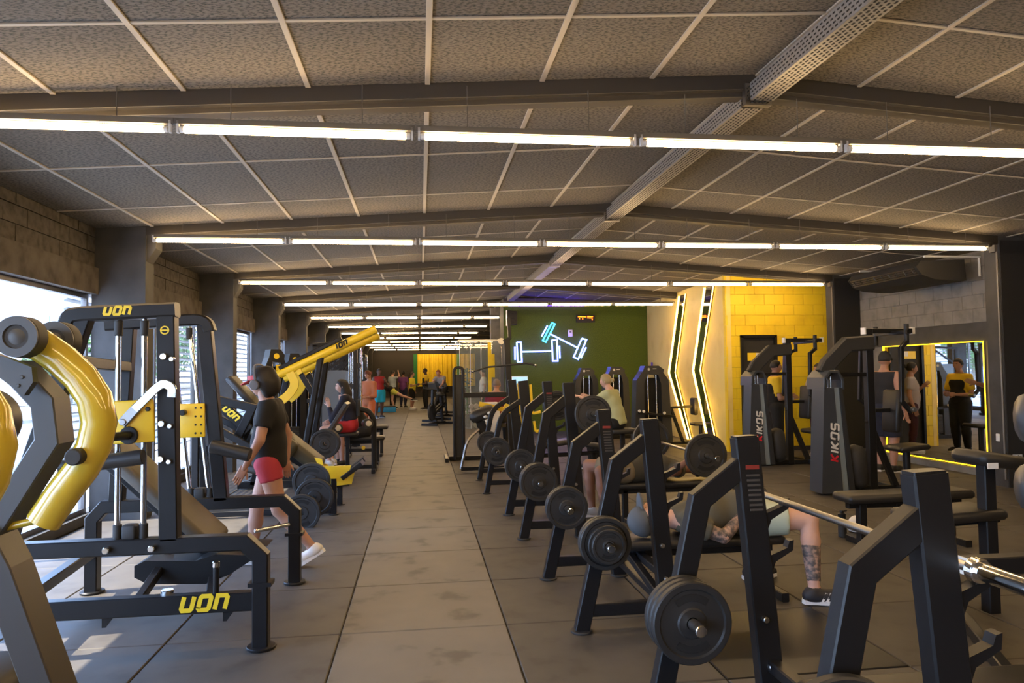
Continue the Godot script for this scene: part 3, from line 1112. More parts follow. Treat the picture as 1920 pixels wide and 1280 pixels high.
# ceiling panel following the slope
func slab(st: SurfaceTool, xa: float, xb: float, za: float, zb: float, h: float) -> void:
	flat(st)
	var p := []
	for q in [[xa, za], [xb, za], [xb, zb], [xa, zb]]:
		p.append(Vector3(q[0], ceil_y(q[0]), q[1]))
	var t := []
	for q in p:
		t.append(q + Vector3(0, h, 0))
	quad(st, p[0], p[1], p[2], p[3])
	quad(st, t[3], t[2], t[1], t[0])
	for i in 4:
		var k := (i + 1) % 4
		quad(st, p[k], p[i], t[i], t[k])

# ---------------------------------------------------------------- lamps
func build_lamps() -> void:
	var P := 1.465
	var L := 1.34
	var st := S()
	tube(st, [Vector3(-L / 2, 0, 0), Vector3(L / 2, 0, 0)], 0.022, Vector3.BACK, 14)
	var tm := mesh_of(st)
	st = S()
	box(st, Vector3(0, 0.05, 0), Vector3(P - 0.002, 0.036, 0.03))
	var hm := mesh_of(st)
	st = S()
	cyl(st, Vector3(0, 0, 0), Vector3(0.03, 0, 0), 0.02)
	box(st, Vector3(0.04, 0.016, 0), Vector3(0.014, 0.075, 0.03))
	var em := mesh_of(st)
	st = S()
	cyl(st, Vector3(0, 0.06, 0), Vector3(0, 0.34, 0), 0.003, -1, 6)
	var wm := mesh_of(st)
	for r in range(-2, 12):
		var n := 7
		if r == 3:
			n = 6
		elif r >= 4:
			n = 4
		for i in n:
			var half: bool = r >= 4 and i == 3
			var x := -0.02 + (i - 1.5) * P - (P / 4 - 0.01 if half else 0.0)
			var z := Z1 - BAY * r
			var where := "in the nearest lamp row in view" if r == 0 else ("in the lamp row above the camera" if r == -1 else ("in the lamp row behind the camera" if r == -2 else "in the %s lamp row from the camera" % ORD[r]))
			var t := thing("tube_light", "%s warm fluorescent tube from the window wall %s" % [ORD[i], where], "light", "tube lights under the ceiling", Vector3(x, 3.077, z))
			var sc := 0.5 if half else 1.0
			for q in [["housing", hm, M.lamp_body], ["tube", tm, M.tube]]:
				var o := inst(t, q[0], q[1], q[2])
				o.scale.x = sc
			for sd in [-1.0, 1.0]:
				var e := inst(t, "socket", em, M.white, Vector3(sd * L / 2 * sc, 0, 0))
				e.rotation.y = 0.0 if sd > 0 else PI
				inst(t, "hanger", wm, M.lamp_body, Vector3(sd * 0.4 * sc, 0, 0))
			var a := AreaLight3D.new()
			a.name = "tube_light_source"
			a.area_size = Vector2(L * sc, 0.05)
			a.light_color = Color(1.0, 0.82, 0.57)
			a.light_energy = 0.36 * sc
			a.area_range = 40.0
			a.area_attenuation = 2.0
			a.shadow_enabled = true
			t.add_child(a)
			a.position = Vector3(0, -0.03, 0)
			a.rotation.x = -PI / 2

# ---------------------------------------------------------------- right side of the hall
# blocks laid in a plane: o lower corner, u along, width w, height h, thickness outwards n; hole [u0, u1, v1]
func block_wall(p: Node, o: Vector3, u: Vector3, n: Vector3, w: float, h: float, m: Material, hole := []) -> void:
	var rg := RandomNumberGenerator.new()
	rg.seed = 21
	var rows := int(ceil(h / 0.2))
	for r in rows:
		var v0 := r * 0.2
		var v1 := minf(v0 + 0.2, h)
		var a := -0.2 * (r % 2)
		while a < w:
			var spans := [[maxf(a, 0.0), minf(a + 0.4, w)]]
			if hole.size() > 0 and v0 < hole[2] - 0.01:
				var e: Array = spans[0]
				spans = []
				if e[0] < hole[0]:
					spans.append([e[0], minf(e[1], hole[0])])
				if e[1] > hole[1]:
					spans.append([maxf(e[0], hole[1]), e[1]])
			for e in spans:
				if e[1] - e[0] > 0.02:
					var st := S()
					var c: Vector3 = o + u * (e[0] + e[1]) / 2 + Vector3.UP * (v0 + v1) / 2 - n * (0.05 - rg.randf_range(0.0, 0.0015))
					bar(st, c - Vector3.UP * ((v1 - v0) / 2 - 0.002), c + Vector3.UP * ((v1 - v0) / 2 - 0.002), 0.1, e[1] - e[0] - 0.004, n, 0.0035)
					part(p, "block", st, m)
			a += 0.4

func build_right_walls() -> void:
	var st := S()
	var rw := room("wall_right")
	box(st, Vector3(XR + 0.16, 1.7, -20.5), Vector3(0.1, 3.6, 54.0))
	part(rw, "backing", st, M.dark_wall)
	for i in range(-1, 3):
		var zb := Z1 - 0.06 - BAY * i
		st = S()
		box(st, Vector3(7.8, 1.65, zb - 0.125), Vector3(0.62, 3.34, 0.25))
		part(rw, "column", st, M.concrete if i != 1 else M.concrete)
		st = S()
		box(st, Vector3(7.8, 1.6, zb + 0.006), Vector3(0.6, 3.2, 0.012))
		part(rw, "black_panel", st, M.black_wall)
		st = S()
		box(st, Vector3(7.47, 3.1, zb - 0.06), Vector3(0.05, 0.09, 0.09))
		cyl(st, Vector3(7.475, 0.1, zb - 0.02), Vector3(7.475, 3.06, zb - 0.02), 0.012, -1, 8)
		part(rw, "conduit", st, M.galv)
	block_wall(rw, Vector3(XR, 2.2, -8.65), Vector3.FORWARD, Vector3.LEFT, 3.5, 1.05, M.grey_block)
	st = S()
	box(st, Vector3(XR + 0.02, 2.06, -10.4), Vector3(0.06, 0.28, 3.5))
	part(rw, "band", st, M.concrete)
	st = S()
	box(st, Vector3(XR + 0.05, 0.98, -10.4), Vector3(0.06, 1.95, 3.5))
	box(st, Vector3(XR - 0.02, 0.05, -10.4), Vector3(0.1, 0.1, 3.5))
	part(rw, "lower_wall", st, M.grey_block)
	st = S()
	box(st, Vector3(XR + 0.05, 1.7, -5.0), Vector3(0.1, 3.4, 6.8))
	box(st, Vector3(XR + 0.05, 1.7, 3.0), Vector3(0.1, 3.4, 7.0))
	part(rw, "near_wall", st, M.dark_wall)
	# mirror with a lit edge
	var mi := thing("mirror", "large wall mirror edged by a glowing yellow line", "mirror")
	st = S()
	box(st, Vector3(XR - 0.02, 1.02, -10.35), Vector3(0.02, 1.78, 2.2))
	part(mi, "glass", st, M.mirror)
	st = S()
	sweep(st, [Vector3(XR - 0.04, 0.12, -9.24), Vector3(XR - 0.04, 1.92, -9.24), Vector3(XR - 0.04, 1.92, -11.46), Vector3(XR - 0.04, 0.12, -11.46)], circ(0.008, 6), Vector3.RIGHT, false, [], true)
	part(mi, "light_line", st, M.led_y)
	# yellow block wall with the black door
	var yw := room("wall_yellow")
	block_wall(yw, Vector3(5.79, 0, -13.0), Vector3.RIGHT, Vector3.BACK, 2.27, 3.4, M.yellow_wall, [0.29, 1.01, 2.2])
	st = S()
	box(st, Vector3(6.85, 1.65, -13.16), Vector3(1.85, 3.3, 0.1))
	part(yw, "backing", st, M.black_wall)
	st = S()
	box(st, Vector3(7.3, 0.04, -12.985), Vector3(0.9, 0.08, 0.03))
	part(yw, "skirting", st, M.dark_wall)
	var dr := room("door_1")
	st = S()
	box(st, Vector3(6.44, 1.09, -13.03), Vector3(0.64, 2.16, 0.04))
	part(dr, "door_leaf", st, M.black_wall)
	st = S()
	for x in [6.1, 6.78]:
		box(st, Vector3(x, 1.1, -12.99), Vector3(0.05, 2.2, 0.08))
	box(st, Vector3(6.44, 2.19, -12.99), Vector3(0.73, 0.05, 0.08))
	part(dr, "door_frame", st, M.black)
	st = S()
	cyl(st, Vector3(6.7, 1.0, -13.01), Vector3(6.7, 1.0, -12.96), 0.022)
	bar(st, Vector3(6.7, 1.0, -12.955), Vector3(6.58, 1.0, -12.955), 0.018, 0.018)
	part(dr, "door_handle", st, M.steel)
	st = S()
	box(st, Vector3(6.36, 1.8, -13.0), Vector3(0.28, 0.15, 0.006))
	var sg := part(dr, "door_sign", st, M.letter, "small yellow and white sign on the black door")
	st = S()
	box(st, Vector3(6.44, 1.82, -12.996), Vector3(0.1, 0.1, 0.006))
	part(sg, "sign_panel", st, M.white)
	# pale side wall with two angled mirror bands
	var a := Vector3(5.8, 0, -13.0)
	var b := Vector3(6.04, 0, -18.5)
	var u := (b - a).normalized()
	var nn := Vector3(-u.z, 0, u.x) * -1.0
	if nn.x > 0:
		nn = -nn
	var sw := room("wall_pale_yellow")
	st = S()
	bar(st, a + Vector3.UP * 1.7 - nn * 0.05, b + Vector3.UP * 1.7 - nn * 0.05, 0.1, 3.4, nn, 0.002)
	part(sw, "plaster", st, M.pale_wall)
	st = S()
	box(st, Vector3(5.95, 1.62, -17.9), Vector3(0.02, 0.3, 0.09))
	part(sw, "violet_plaque", st, mat("violet", lin(0.12, 0.05, 0.5), 0.5))
	var names := ["far", "near"]
	for k in 2:
		var pt: Array = [[[-15.67, -15.2, 3.25], [-16.57, -16.05, 1.5], [-15.28, -15.03, 0.03]], [[-14.01, -13.48, 3.25], [-14.84, -14.37, 1.55], [-14.0, -13.5, 0.03]]][k]
		var bd := thing("mirror_band", "angled mirror band edged with warm light strips, %s" % ["nearer the turf wall" if k == 0 else "nearer the black door"], "wall light", "angled mirror bands")
		var le := []
		var ri := []
		for q in pt:
			for s in 2:
				var z: float = q[s]
				var p := a + u * ((-13.0 - z) / absf(u.z)) + nn * 0.02
				p.y = q[2]
				(le if s == 0 else ri).append(p)
		st = S()
		for i in 2:
			flat(st)
			var f: Array = [le[i], ri[i], ri[i + 1], le[i + 1]]
			quad(st, f[0] + nn * 0.008, f[1] + nn * 0.008, f[2] + nn * 0.008, f[3] + nn * 0.008)
			quad(st, f[3], f[2], f[1], f[0])
		part(bd, "mirror_strip", st, M.mirror)
		for e in [le, ri]:
			st = S()
			var pts := []
			for p in e:
				pts.append(p + nn * 0.02)
			sweep(st, pts, circ(0.013, 6), nn, true)
			part(bd, "light_strip", st, M.led_w)
		for i in 2:
			var li := OmniLight3D.new()
			li.name = "light_strip_source"
			li.light_color = Color(1.0, 0.76, 0.3)
			li.light_energy = 0.2
			li.light_size = 0.15
			li.omni_range = 30.0
			li.omni_attenuation = 2.0
			li.shadow_enabled = true
			bd.add_child(li)
			li.position = le[i].lerp(ri[i + 1], 0.5) + nn * 0.2
	# turf wall
	var gw := room("wall_turf")
	st = S()
	box(st, Vector3(4.12, 1.75, -18.95), Vector3(3.9, 3.5, 0.8))
	part(gw, "core", st, M.dark_wall)
	st = S()
	box(st, Vector3(4.12, 1.7, -18.535), Vector3(3.88, 3.4, 0.04))
	part(gw, "turf_sheet", st, M.turf)
	st = S()
	var rg := RandomNumberGenerator.new()
	rg.seed = 31
	for i in 9000:
		var p := Vector3(rg.randf_range(2.2, 6.04), rg.randf_range(0.02, 3.38), -18.515)
		var d := Vector3(rg.randf_range(-0.5, 0.5), rg.randf_range(-0.6, 0.3), 1.0).normalized() * rg.randf_range(0.012, 0.03)
		flat(st)
		tri(st, p - Vector3(0.004, 0, 0), p + Vector3(0.004, 0, 0), p + d)
	var tf := part(gw, "turf_blades", st, M.turf)
	tf.set_meta("kind", "stuff")
	# right of the far hall
	st = S()
	box(st, Vector3(4.6, 1.7, -33.2), Vector3(0.2, 3.4, 27.8))
	struct("wall_far_right", st, M.dark_wall)
	# neon dumbbells
	var z := -18.46
	var n1 := thing("neon_dumbbell", "level glowing blue neon dumbbell on the turf wall", "neon sign", "neon dumbbells")
	neon(n1, [zp(z, [[2.45, 2.22], [2.45, 1.88]])], "end_line", M.neon)
	neon(n1, [zp(z, [[2.5, 2.34], [2.61, 2.34], [2.63, 1.83], [2.52, 1.83], [2.5, 2.34]])], "plate_outline", M.neon)
	neon(n1, [zp(z, [[2.63, 2.09], [3.43, 2.1]])], "bar_line", M.neon)
	neon(n1, [zp(z, [[3.43, 2.39], [3.57, 2.39], [3.58, 1.84], [3.45, 1.84], [3.43, 2.39]])], "plate_outline", M.neon)
	neon(n1, [zp(z, [[3.63, 2.24], [3.64, 1.91]])], "end_line", M.neon)
	var n2 := thing("neon_dumbbell", "tilted glowing neon dumbbell with a cyan end on the turf wall", "neon sign", "neon dumbbells")
	neon(n2, [zp(z, [[3.32, 2.77], [3.16, 2.49]])], "end_line", M.neon)
	neon(n2, [zp(z, [[3.44, 2.84], [3.52, 2.81], [3.27, 2.34], [3.19, 2.38], [3.44, 2.84]])], "plate_outline", M.neon2)
	neon(n2, [zp(z, [[3.39, 2.55], [4.12, 2.18]])], "bar_line", M.neon)
	neon(n2, [zp(z, [[4.24, 2.43], [4.36, 2.39], [4.13, 1.88], [4.01, 1.94], [4.24, 2.43]])], "plate_outline", M.neon)
	neon(n2, [zp(z, [[4.35, 2.19], [4.2, 1.91]])], "end_line", M.neon)
	for q in [[n1, Vector3(3.03, 2.1, z + 0.25)], [n2, Vector3(3.8, 2.35, z + 0.25)]]:
		var li := OmniLight3D.new()
		li.name = "neon_source"
		li.light_color = Color(0.36, 0.3, 1.0)
		li.light_energy = 0.35
		li.light_size = 0.3
		li.omni_range = 30.0
		li.omni_attenuation = 2.0
		li.shadow_enabled = true
		q[0].add_child(li)
		li.position = q[1]
	var vs := thing("violet_light_strip", "violet light strip along the top of the turf wall", "light strip")
	st = S()
	bar(st, Vector3(2.3, 3.3, -18.44), Vector3(4.3, 3.3, -18.44), 0.03, 0.03)
	part(vs, "light_strip", st, M.violet)
	var va := AreaLight3D.new()
	va.name = "violet_source"
	va.area_size = Vector2(2.0, 0.04)
	va.light_color = Color(0.3, 0.18, 1.0)
	va.light_energy = 0.55
	va.area_range = 30.0
	va.area_attenuation = 2.0
	va.shadow_enabled = true
	vs.add_child(va)
	va.position = Vector3(3.3, 3.3, -18.37)
	va.rotation.x = 0.9
	var os := thing("glowing_sign", "small glowing orange sign hung high on the turf wall", "sign")
	st = S()
	box(st, Vector3(4.35, 2.95, z - 0.02), Vector3(0.5, 0.2, 0.05))
	part(os, "casing", st, M.black_wall)
	st = S()
	strokes(st, [[[0, 0.8], [1.6, 0.75]], [[1.8, 0.85], [2.9, 0.8]], [[1.8, 0.6], [2.7, 0.55]], [[0.3, 0.55], [0.32, 0.35]], [[0.9, 0.55], [0.92, 0.3]], [[2.75, 0.4], [2.77, 0.15]]], Vector3(4.14, 2.89, z + 0.01), Vector3.RIGHT, Vector3.UP, 0.14, 0.022)
	part(os, "glowing_characters", st, glow("orange_glow", Color(1.0, 0.42, 0.08), 6.0))
	var sb := thing("switch_box", "small white switch box on the turf wall", "switch box")
	st = S()
	pad(st, Vector3(3.93, 2.48, z - 0.02), Vector3(3.93, 2.66, z - 0.02), 0.12, 0.06, Vector3.RIGHT, 0.01)
	part(sb, "casing", st, M.white)
	st = S()
	box(st, Vector3(3.93, 2.6, z + 0.012), Vector3(0.05, 0.03, 0.008))
	part(sb, "display", st, M.print)
	var sp := thing("loudspeaker", "black wall loudspeaker with a white edge on the turf wall corner", "speaker")
	st = S()
	prism(st, PackedVector2Array([Vector2(-0.13, -0.2), Vector2(0.13, -0.16), Vector2(0.13, 0.17), Vector2(-0.13, 0.2)]), 0.2, Vector3(2.36, 2.96, -18.33))
	part(sp, "cabinet", st, M.black_wall)
	st = S()
	box(st, Vector3(2.222, 2.96, -18.3), Vector3(0.012, 0.4, 0.22))
	part(sp, "side_panel", st, M.white)
	st = S()
	box(st, Vector3(2.36, 2.96, -18.47), Vector3(0.06, 0.06, 0.12))
	part(sp, "bracket", st, M.steel)
	st = S()
	for y in [2.88, 3.03]:
		lathe(st, Vector3(2.37, y, -18.232), Vector3.BACK, [[0.075, 0.0], [0.07, 0.006], [0.03, -0.01], [0.0, 0.0]], 16)
	part(sp, "driver", st, M.plate)
	# ceiling-hung air conditioner
	var ac := thing("air_conditioner", "dark ceiling-hung air conditioner beside the mirror wall", "air conditioner")
	st = S()
	prism(st, PackedVector2Array([Vector2(6.93, 2.97), Vector2(7.0, 3.06), Vector2(7.68, 3.08), Vector2(7.7, 2.78), Vector2(7.5, 2.78), Vector2(7.2, 2.80), Vector2(7.02, 2.86)]), 1.62, Vector3(0, 0, -10.0))
	part(ac, "casing", st, M.black_wall)
	st = S()
	for k in 4:
		box(st, Vector3(6.935 + 0.022 * k, 2.955 - 0.027 * k, -10.0), Vector3(0.02, 0.008, 1.5), Basis(Vector3.BACK, -0.9))
	part(ac, "outlet_louvre", st, M.steel)
	st = S()
	for k in 9:
		box(st, Vector3(6.955, 2.915, -9.3 - 0.17 * k), Vector3(0.02, 0.07, 0.008), Basis(Vector3.BACK, 0.8))
	part(ac, "deflector", st, M.grey)
	st = S()
	bar(st, Vector3(7.1, 3.13, -9.25), Vector3(7.98, 3.13, -9.25), 0.03, 0.03)
	bar(st, Vector3(7.96, 3.13, -9.25), Vector3(7.96, 2.85, -9.25), 0.03, 0.03)
	bar(st, Vector3(7.1, 3.13, -10.75), Vector3(7.98, 3.13, -10.75), 0.03, 0.03)
	part(ac, "mounting_bracket", st, M.white)
	# socket and arrow plate on the column
	var so := thing("wall_socket", "small white socket on the concrete column beside the mirror", "socket")
	st = S()
	pad(st, Vector3(7.485, 0.58, -8.5), Vector3(7.485, 0.68, -8.5), 0.06, 0.02, Vector3.BACK, 0.008)
	part(so, "cover", st, M.white)
	var ap := thing("arrow_plate", "white square plate with black arrows low on the dark column", "sign")
	st = S()
	box(st, Vector3(7.6, 0.35, -8.33), Vector3(0.13, 0.15, 0.012))
	part(ap, "plate", st, M.white)
	st = S()
	strokes(st, [[[0, 0], [0.5, 0.9], [1, 0]], [[0, 0.35], [0.5, 1.25], [1, 0.35]], [[0.5, 0], [0.5, 0.6]]], Vector3(7.56, 0.30, -8.322), Vector3.RIGHT, Vector3.UP, 0.085, 0.014)
	part(ap, "arrow_print", st, M.slot)
	# yellow corrugated cladding at the far end, sheet by sheet
	var cl := thing("corrugated_cladding", "yellow corrugated cladding on the far wall", "cladding")
	for k in 13:
		st = S()
		var x0 := -0.19 + k * 0.29
		prism(st, PackedVector2Array([Vector2(x0, 0), Vector2(x0 + 0.06, 0.07), Vector2(x0 + 0.16, 0.07), Vector2(x0 + 0.22, 0.0), Vector2(x0 + 0.285, 0.0), Vector2(x0 + 0.285, -0.03), Vector2(x0, -0.03)]), 2.1, Vector3(0, 1.75, -46.95), Basis(Vector3.RIGHT, Vector3.BACK, Vector3.DOWN))
		part(cl, "corrugated_sheet", st, M.yellow_wall)
	st = S()
	box(st, Vector3(-0.32, 1.75, -46.98), Vector3(0.24, 2.1, 0.06))
	part(cl, "green_edge", st, mat("green_edge", lin(0.01, 0.16, 0.03), 0.6))
	# pillar and glass booth in front of the far hall
	st = S()
	box(st, Vector3(2.3, 1.75, -21.6), Vector3(0.35, 3.5, 0.35))
	struct("wall_pillar", st, M.grey_block)
	var gb := thing("glass_booth", "tall clear glass booth with yellow post beside the turf wall", "glass partition")
	for k in 4:
		st = S()
		box(st, Vector3(1.24 + 0.3 * k, 1.22, -20.0), Vector3(0.285, 2.44, 0.012))
		part(gb, "pane", st, M.glass)
	st = S()
	box(st, Vector3(1.09, 1.22, -21.0), Vector3(0.012, 2.44, 1.98))
	part(gb, "pane", st, M.glass)
	st = S()
	for k in 5:
		box(st, Vector3(1.09 + 0.3 * k, 1.22, -20.0), Vector3(0.012, 2.44, 0.02))
	part(gb, "edge_seal", st, M.white)
	st = S()
	bar(st, Vector3(1.08, 2.46, -20.0), Vector3(2.3, 2.46, -20.0), 0.05, 0.05)
	bar(st, Vector3(1.08, 2.46, -20.0), Vector3(1.08, 2.46, -22.0), 0.05, 0.05, Vector3.UP)
	part(gb, "top_rail", st, M.white)
	st = S()
	box(st, Vector3(1.93, 1.2, -19.96), Vector3(0.09, 2.4, 0.04))
	box(st, Vector3(2.02, 1.75, -19.96), Vector3(0.1, 0.65, 0.04))
	part(gb, "yellow_post", st, M.yellow_wall)

func neon(p: Node, paths: Array, n: String, m: Material) -> void:
	for q in paths:
		var st := S()
		sweep(st, q, circ(0.022, 6), Vector3.BACK, true)
		part(p, n, st, m)

# ---------------------------------------------------------------- beyond the windows
func build_outside() -> void:
	var st := S()
	var gd := room("floor_outside")
	box(st, Vector3(-28.0, -0.2, -20.0), Vector3(48.7, 0.3, 120.0))
	part(gd, "pavement", st, mat("pavement", lin(0.6, 0.59, 0.57), 0.9))
	var pw := thing("parapet_wall", "low pale parapet wall outside the windows", "wall")
	st = S()
	box(st, Vector3(-7.2, 0.3, -20.0), Vector3(0.2, 0.9, 70.0))
	part(pw, "wall", st, mat("parapet", lin(0.68, 0.67, 0.64), 0.9))
	st = S()
	box(st, Vector3(-7.2, 0.78, -20.0), Vector3(0.3, 0.06, 70.0))
	part(pw, "coping", st, M.grey_block)
	var wins := mat("far_window", lin(0.12, 0.15, 0.18), 0.2)
	var k := 0
	for q in [[-24.0, -30.0, 7.0, 10.0, "cream two-storey house", 0.62, 0.55, 0.45], [-22.0, -16.0, 4.5, 8.0, "low white house", 0.7, 0.69, 0.66], [-26.0, -50.0, 9.0, 12.0, "tall grey block", 0.5, 0.5, 0.5]]:
		var hs := thing("house", "%s across the street beyond the windows" % q[4], "building")
		st = S()
		box(st, Vector3(q[0], q[2] / 2, q[1]), Vector3(8, q[2], q[3]))
		part(hs, "wall", st, mat("house%d" % k, lin(q[5], q[6], q[7]), 0.9))
		st = S()
		box(st, Vector3(q[0], q[2] + 0.15, q[1]), Vector3(8.6, 0.3, q[3] + 0.6))
		part(hs, "roof", st, mat("roof", lin(0.35, 0.2, 0.14), 0.9))
		for i in 3:
			for f in int(q[2] / 3.0):
				st = S()
				box(st, Vector3(q[0] + 4.0, 1.6 + f * 3.0, q[1] + (i - 1) * q[3] * 0.3), Vector3(0.1, 1.3, 1.2))
				part(hs, "window", st, wins)
		k += 1
	var rg := RandomNumberGenerator.new()
	rg.seed = 77
	var ti := 0
	for q in [[-12.0, -33.0, 4.2], [-11.0, -24.0, 3.2], [-14.0, -42.0, 4.8]]:
		var tr := thing("tree", "%s green street tree beyond the parapet" % ["broad", "small", "tall"][ti], "tree", "street trees")
		st = S()
		tube(st, [Vector3(q[0], 0, q[1]), Vector3(q[0] + 0.1, q[2] * 0.3, q[1]), Vector3(q[0], q[2] * 0.6, q[1])], 0.12, Vector3.BACK, 8, [1.2, 0.9, 0.6])
		part(tr, "trunk", st, M.lintel)
		st = S()
		for i in 2600:
			var d: Vector3 = Vector3(rg.randfn(), rg.randfn() * 0.8, rg.randfn()).normalized() * pow(rg.randf(), 0.4) * q[2] * 0.36
			var p: Vector3 = Vector3(q[0], q[2] * 0.68, q[1]) + d
			var e := Vector3(rg.randf_range(-1, 1), rg.randf_range(-1, 1), rg.randf_range(-1, 1)).normalized() * 0.16
			var f := e.cross(Vector3(rg.randf_range(-1, 1), 1, rg.randf_range(-1, 1))).normalized() * 0.07
			flat(st)
			quad(st, p - e, p + f, p + e, p - f)
		var lf := part(tr, "foliage", st, mat("leaf", lin(0.06, 0.13, 0.03), 0.7))
		lf.set_meta("kind", "stuff")
		ti += 1
# ---------------------------------------------------------------- equipment
func plate(label: String, at: Vector3, axis: Vector3, r: float, th: float, group: String) -> void:
	var key := "plate_%.3f_%.3f" % [r, th]
	if not meshes.has(key):
		var st := S()
		var h := th / 2
		lathe(st, Vector3.ZERO, Vector3.BACK, [[0.026, h * 0.9], [r * 0.34, h * 0.9], [r * 0.38, h * 0.55], [r * 0.80, h * 0.55], [r * 0.84, h], [r * 0.97, h], [r, h * 0.7], [r, -h * 0.7], [r * 0.97, -h], [r * 0.84, -h], [r * 0.80, -h * 0.55], [r * 0.38, -h * 0.55], [r * 0.34, -h * 0.9], [0.026, -h * 0.9], [0.026, h * 0.9]], 40)
		var sl := S()
		for k in 1:
			var pts := []
			for i in 9:
				var a := PI / 2 + PI * k + (i - 4) * 0.17
				pts.append(Vector3(cos(a), sin(a), 0) * r * 0.62 + Vector3(0, 0, h * 0.6))
			sweep(sl, pts, rect(0.004, r * 0.18, 0.001), Vector3.BACK, false)
		meshes[key] = [mesh_of(st), mesh_of(sl)]
	var t := thing("weight_plate", label, "weight plate", group, at)
	if absf(axis.z) < 0.9:
		t.rotation.y = PI / 2
	inst(t, "disc", meshes[key][0], M.plate)
	inst(t, "grip_slot", meshes[key][1], M.slot)
	inst(t, "grip_slot", meshes[key][1], M.slot).rotation.z = PI

func barbell(label: String, c: Vector3, group: String, half := 1.08, tilt := 0.0) -> void:
	var t := thing("barbell", label, "barbell", group, c)
	t.rotation.x = tilt
	var st := S()
	tube(st, [Vector3(0, 0, -0.655), Vector3(0, 0, 0.655)], 0.0145, Vector3.UP, 12)
	part(t, "shaft", st, M.steel)
	for s in [-1.0, 1.0]:
		st = S()
		cyl(st, Vector3(0, 0, s * 0.655), Vector3(0, 0, s * half), 0.025, -1, 16)
		part(t, "sleeve", st, M.chrome)
		st = S()
		cyl(st, Vector3(0, 0, s * 0.64), Vector3(0, 0, s * 0.672), 0.036, -1, 18)
		part(t, "collar", st, M.chrome)

# bench-press rack: side frames at z1 and z2, posts up to h
func bench_rack(label: String, z1: float, z2: float, h: float, bench := true) -> void:
	var t := thing("bench_press_rack", label, "weight bench", "bench press racks along the aisle")
	var st: SurfaceTool
	var k := h - 1.26
	for z in [z1, z2]:
		st = S()
		sweep(st, zp(z, [[0.95, 0.01], [1.185, 1.0 + k * 0.8], [1.39, 1.15 + k * 0.85]]), rect(0.062, 0.088, 0.005), Vector3.BACK)
		part(t, "leg", st, M.black)
		st = S()
		bar(st, Vector3(1.5, 0.01, z), Vector3(1.395, h, z), 0.066, 0.108, Vector3.BACK, 0.006)
		bar(st, Vector3(1.3945, h - 0.004, z), Vector3(1.394, h + 0.008, z), 0.056, 0.098, Vector3.BACK, 0.003)
		part(t, "upright", st, M.black)
		st = S()
		bar(st, Vector3(0.98, 0.13, z), Vector3(1.5, 0.13, z), 0.055, 0.075)
		part(t, "base_beam", st, M.black)
		st = S()
		for x in [0.95, 1.5]:
			cyl(st, Vector3(x, 0.0, z), Vector3(x, 0.014, z), 0.066, -1, 24)
		part(t, "foot", st, M.rubber)
		st = S()
		for y in [0.95 + k, 0.77 + k]:
			var x0: float = 1.395 + 0.105 * (1.0 - y / h) + 0.05
			prism(st, PackedVector2Array([Vector2(x0, y - 0.12), Vector2(x0 + 0.03, y - 0.045), Vector2(x0 + 0.11, y + 0.0), Vector2(x0 + 0.115, y + 0.045), Vector2(x0 + 0.095, y + 0.04), Vector2(x0 + 0.085, y + 0.012), Vector2(x0, y - 0.02)]), 0.04, Vector3(0, 0, z))
		part(t, "bar_hook", st, M.black)
		st = S()
		cyl(st, Vector3(1.075, 0.55, z - 0.16), Vector3(1.075, 0.55, z + 0.27), 0.024, -1, 16)
		part(t, "plate_horn", st, M.chrome)
		if z == z1:
			continue
		st = S()
		box(st, Vector3(1.413, h - 0.125, z + 0.0345), Vector3(0.06, 0.018, 0.002))
		part(t, "red_sticker", st, M.red)
		st = S()
		for i in 8:
			box(st, Vector3(1.414 + 0.002 * i, h - 0.16 - 0.021 * i, z + 0.0345), Vector3(0.058, 0.009, 0.002))
		part(t, "instruction_print", st, M.print)
	for z in [z1, z2]:
		st = S()
		for i in 2:
			cyl(st, Vector3(1.45 + 0.02 * i, 0.5 - 0.2 * i, z - 0.055), Vector3(1.45 + 0.02 * i, 0.5 - 0.2 * i, z + 0.055), 0.014, -1, 8)
		part(t, "bolt", st, M.steel)
	st = S()
	for y in [0.13, 0.30]:
		bar(st, Vector3(1.49, y, z1), Vector3(1.49, y, z2), 0.05, 0.06, Vector3.UP)
	part(t, "cross_beam", st, M.black)
	if not bench:
		return
	var zc := (z1 + z2) / 2
	st = S()
	pad(st, Vector3(1.36, 0.385, zc), Vector3(2.5, 0.385, zc), 0.29, 0.065, Vector3.BACK, 0.028)
	part(t, "bench_pad", st, M.pad)
	st = S()
	bar(st, Vector3(1.4, 0.315, zc), Vector3(2.45, 0.315, zc), 0.05, 0.06)
	bar(st, Vector3(2.36, 0.31, zc), Vector3(2.42, 0.04, zc), 0.05, 0.06)
	bar(st, Vector3(2.42, 0.03, zc - 0.25), Vector3(2.42, 0.03, zc + 0.25), 0.06, 0.05, Vector3.UP)
	bar(st, Vector3(1.42, 0.30, zc), Vector3(1.49, 0.13, z1 - 0.03), 0.05, 0.05, Vector3.RIGHT)
	bar(st, Vector3(1.42, 0.30, zc), Vector3(1.49, 0.13, z2 + 0.03), 0.05, 0.05, Vector3.RIGHT)
	part(t, "bench_frame", st, M.black)

